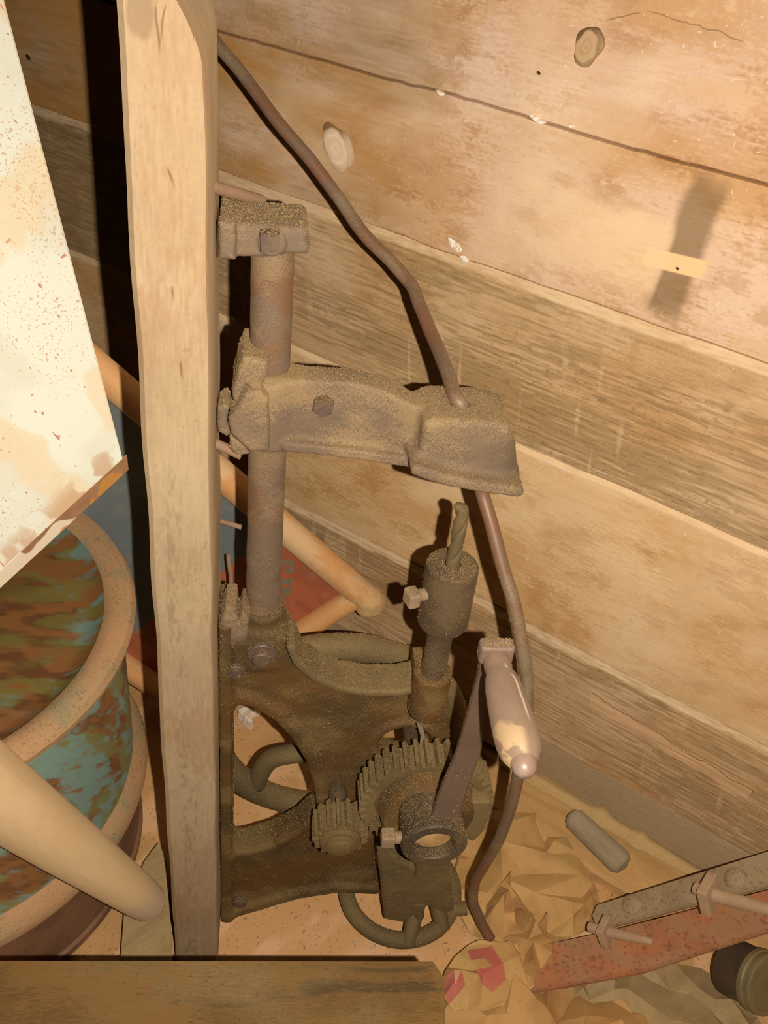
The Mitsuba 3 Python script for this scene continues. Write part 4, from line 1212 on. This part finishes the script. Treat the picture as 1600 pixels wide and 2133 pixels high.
mat('paper_tan', paper_fn(col(.47, .30, .12), col(.41, .25, .095), 1.0), 0.8, 0.2)
mat('paper_brown', paper_fn(col(.45, .27, .105), col(.38, .22, .085), 6.0), 0.8, 0.2)
mat('paper_red', paper_fn(col(.40, .115, .085), col(.44, .15, .11), 3.0), 0.75, 0.2)
obj('paper_bag', crumple([(950, 1890), (945, 1800), (990, 1720), (1060, 1660), (1120, 1690), (1180, 1690), (1215, 1770), (1232, 1830), (1240, 1900), (1225, 1940), (1120, 1968), (1040, 1968), (985, 1960)], .006, .032, 30, 4), 'paper_tan', None,
    smooth=28, label='crumpled brown paper bag on the floor below the crank grip', cat='paper bag')
pc2 = crumple([(1010, 1870), (1060, 1850), (1110, 1880), (1145, 1960), (1180, 2030), (1150, 2075), (1095, 2060), (1040, 1985), (1000, 1940)], .02, .055, 40, 9)
obj('paper_wrapper', pc2, 'paper_brown', None, smooth=28, label='creased brown wrapping paper in front of the paper bag', cat='paper')
red = crumple([(928, 2060), (932, 2010), (968, 1962), (1020, 1950), (1075, 1962), (1112, 2005), (1118, 2050), (1070, 2075), (1000, 2085), (950, 2095)], .05, .012, 8, 12)
rk_ = obj('printed_paper', red, 'paper_tan', None, smooth=25, label='torn piece of paper with red printing by the bench corner', cat='paper')


def print_on(m, pts, h, par):
    P_ = sg.Polygon([on_floor(x, y, h)[:2] for x, y in pts])
    keep = [P_.contains(sg.Point(c[:2])) for c in m.triangles_center]
    s = m.submesh([np.where(keep)[0]], append=True, repair=False)
    s.vertices = s.vertices + np.array([0, 0, .0012])
    obj('red_print', s, 'paper_red', par, smooth=25)


redf = red
for _ in range(2):
    redf = redf.subdivide()
print_on(redf, [(978, 1965), (1030, 1958), (1052, 2010), (1058, 2030), (1030, 2055), (1010, 2042), (985, 2015), (1030, 2010), (1012, 1985), (985, 1990)], .06, rk_)
print_on(redf, [(930, 2020), (945, 2018), (950, 2045), (962, 2020), (970, 2050), (935, 2078)], .06, rk_)
obj('paper_sheet', crumple([(930, 2080), (990, 2050), (1080, 2030), (1170, 2045), (1250, 2080), (1330, 2100), (1420, 2160), (1430, 2260), (900, 2260), (915, 2140)], .015, .045, 34, 21), 'paper_brown', None,
    smooth=28, label='crumpled brown paper sheet at the bottom edge of the floor', cat='paper')
obj('cardboard_scrap', crumple([(1165, 2060), (1250, 2030), (1420, 2000), (1500, 2030), (1560, 2100), (1640, 2200), (1450, 2250), (1330, 2130)], .012, .022, 26, 33), 'scrap_wood', None,
    smooth=18, label='flattened dusty scrap of cardboard under the dark tin', cat='cardboard')

# ------------------------------------------------------------------ round-ended stick by the wall
s0, s1 = on_floor(1186, 1696, .055), on_floor(1303, 1806, .05)
obj('wooden_stick', tube([s0, s0 + (s1 - s0) * .03, s0 + (s1 - s0) * .1, s0 + (s1 - s0) * .9, s0 + (s1 - s0) * .97, s1], [.004, .011, .016, .018, .014, .005], 24), mat('grey_stick', wood(along(s1 - s0, [0, 0, 1]), col(.29, .235, .15), col(.22, .17, .10), col(.34, .28, .19), 0.5, 0.5, 0.3, 0.3, 2.0, 3.0), 0.8), None,
    smooth=40, label='short grey round-ended stick lying on the paper bag by the wall', cat='stick')

# ------------------------------------------------------------------ steel bars on the right
def bar(name, pts, hl, hr, thick, m, ch, **kw):
    """A flat bar, its left end on the floor rubbish (height hl), its right end (at the frame's edge) raised to hr."""
    a, b, c = on_floor(*pts[0], hl), on_floor(*pts[-1], hl), at(*hr)
    n = np.cross(b - a, c - a); n /= np.linalg.norm(n)
    n = n if n[2] > 0 else -n
    u = (c - a) / np.linalg.norm(c - a)
    v = np.cross(n, u)
    P_ = np.array([[np.dot(meet(x, y, a, n) - a, k) for k in (u, v)] for x, y in pts])
    k = obj(name, prism(P_, a, u, v, n, -thick, 0, ch), m, None, smooth=25, **kw)
    return k, a, n


mat('red_rust', rusty(col(.31, .15, .085), col(.36, .165, .085), col(.09, .06, .05), 40, 150, (col(.30, .20, .12), 0.7, 0.47), 3.0, 1.0, (1, .88, .75)), 0.8, 0.2)
mat('grey_steel', rusty(col(.27, .20, .115), col(.23, .165, .095), col(.10, .07, .04), 30, 190), 0.7, 0.3)
bar('rusty_flat_bar', [(1106, 1972), (1270, 1937), (1700, 1826), (1700, 1905), (1340, 2022), (1180, 2052), (1112, 2062)], .035, (1600, 1852, 1.235), .010, 'red_rust', .0025, label='broad red-rusted flat steel bar lying on the floor', cat='steel bar')
gb, ga, gn = bar('riveted_bar', [(1232, 1905), (1242, 1884), (1700, 1740), (1700, 1818), (1268, 1930), (1240, 1926)], .066, (1600, 1770, 1.19), .010, 'grey_steel', .0025, label='grey riveted steel bar lying above the red-rusted one', cat='steel bar')
for x, y in ((1316, 1884), (1531, 1828)):
    obj('rivet', lathe([(.0135, -.001), (.0128, .0012), (.0100, .0030), (.005, .0040), (0, .0042)], meet(x, y, ga, gn), gn, 28), 'grey_steel', gb, smooth=60)


def bolt(x0, y0, xn, yn, x1, y1, h, r, label):
    f = lambda x, y, e: meet(x, y, ga + gn * e, gn)
    a, b, c = f(x0, y0, h), f(xn, yn, h), f(x1, y1, h)
    k = thing('bolt', label, 'bolt', 'loose bolts on the bars')
    obj('shank', tube([a, b, b + (c - b) * .5, c], [r * .9, r, r * .9, r * .6], 16), 'pale_bolt2', k, smooth=40)
    d = (c - a) / np.linalg.norm(c - a)
    u = np.cross(d, BZ); u /= np.linalg.norm(u)
    obj('nut', rbox(b, d, u, np.cross(d, u), (r * 1.5, r * 4.2, r * 4.2), .002), 'pale_bolt2', k, smooth=35)


mat('pale_bolt2', rusty(col(.33, .22, .14), col(.37, .26, .16), col(.24, .16, .10), 60, 500), 0.75, 0.25)
bolt(1448, 1850, 1477, 1862, 1680, 1915, .034, .0085, 'rusty bolt with a square nut lying over the riveted bar')
bolt(1228, 1931, 1262, 1940, 1360, 1962, .028, .0068, 'short rusty bolt at the left end of the riveted bar')

# ------------------------------------------------------------------ dark tin with a ribbed lid
tc = on_floor(1602, 2052, .075)
ta = CAM @ np.array([.52, .02, -.85]); ta /= np.linalg.norm(ta)
tin = thing('lidded_tin', 'small dark round tin with a ribbed brass-coloured lid in the lower right corner', 'tin')
obj('tin_body', lathe(0.92 * np.array([(0, -.066), (.034, -.066), (.038, -.062), (.038, -.012)]), tc, ta, 48), mat('dark_tin', rusty(col(.045, .03, .02), col(.06, .04, .025), col(.03, .02, .015), 30, 400), 0.5, 0.4), tin, smooth=40)
obj('lid', lathe(0.92 * np.array([(.0385, -.022), (.041, -.020), (.041, -.014), (.039, -.012), (.039, -.008), (.041, -.006), (.041, -.001), (.039, .001), (.034, .0015), (.033, -.001), (0, -.0015)]), tc, ta, 56), mat('brass_lid', rusty(col(.16, .135, .065), col(.20, .16, .075), col(.10, .08, .04), 40, 500), 0.5, 0.45, 0.2), tin, smooth=40, label='ribbed round lid')

# ------------------------------------------------------------------ small scraps
P_ = np.array([on_floor(x, y, .02)[:2] for x, y in ((495, 1478), (530, 1460), (545, 1472), (523, 1482), (514, 1490), (528, 1502), (520, 1506))])
obj('paper_scrap', prism(P_, [0, 0, 0], [1, 0, 0], [0, 1, 0], [0, 0, 1], .002, .02), 'white_fleck', None, label='torn white paper scrap on the floor seen through the frame arch', cat='paper scrap')

# ------------------------------------------------------------------ sawdust lying on the drill
mat('sawdust_grain', lambda p, n, uv: mix(col(.17, .115, .048), col(.26, .19, .095), noise(p.x * 900, p.y * 900, p.z * 900)), 0.95, 0.1)


def sprinkle(keys, density, floor_p, size, key, label, cat):
    r = np.random.default_rng(77)
    V, F_, n0 = [], [], 0
    tet = np.array([(1, 1, 1), (1, -1, -1), (-1, 1, -1), (-1, -1, 1)]) * 0.6
    tf = np.array([(0, 1, 2), (0, 3, 1), (0, 2, 3), (1, 3, 2)])
    for k in keys:
        m = MESH[k]
        v, f = np.asarray(m.vertices), np.asarray(m.faces)
        c = np.cross(v[f[:, 1]] - v[f[:, 0]], v[f[:, 2]] - v[f[:, 0]])
        a = np.linalg.norm(c, axis=1) / 2
        n = c / (2 * a[:, None] + 1e-15)
        cen = v[f].mean(1)
        if np.sum(a * np.einsum('ij,ij->i', n, cen - cen.mean(0))) < 0:
            n = -n
        patch = meshkit.fbm(cen * 28, 3, 5)
        w = a * (np.clip(n[:, 2], 0, 1) ** 1.5 + floor_p * np.clip((patch - .42) * 5, 0, 1) * (n[:, 2] > -.2))
        cnt = int(w.sum() * density)
        if cnt < 1:
            continue
        pick = r.choice(len(f), cnt, p=w / w.sum())
        b = r.random((cnt, 2)); b[b.sum(1) > 1] = 1 - b[b.sum(1) > 1]
        p = v[f[pick, 0]] + b[:, :1] * (v[f[pick, 1]] - v[f[pick, 0]]) + b[:, 1:] * (v[f[pick, 2]] - v[f[pick, 0]])
        s_ = size * np.exp(r.normal(0, .35, cnt))
        q = r.normal(size=(cnt, 3, 3))
        q, _ = np.linalg.qr(q)
        st = np.stack([np.ones(cnt), .8 + .5 * r.random(cnt), .5 + .5 * r.random(cnt)], 1)
        g = (tet[None] * st[:, None, :]) @ q
        V.append((p + n[pick] * s_[:, None] * .25)[:, None] + g * s_[:, None, None])
        F_.append(tf[None] + n0 + 4 * np.arange(cnt)[:, None, None])
        n0 += 4 * cnt
    V, F_ = np.concatenate(V).reshape(-1, 3), np.concatenate(F_).reshape(-1, 3)
    m = trimesh.Trimesh(V, F_, process=False)
    obj(key, m, 'sawdust_grain', None, label=label, cat=cat, kind='stuff')


D = [k for k in MESH if k.startswith('post_drill')]
sprinkle([k for k in D if not any(w in k for w in ('spoke', 'shaft', 'grip', 'column'))], 1.1e6, 0.08, 0.00040, 'sawdust', 'fine golden sawdust lying on the cast iron drill', 'sawdust')
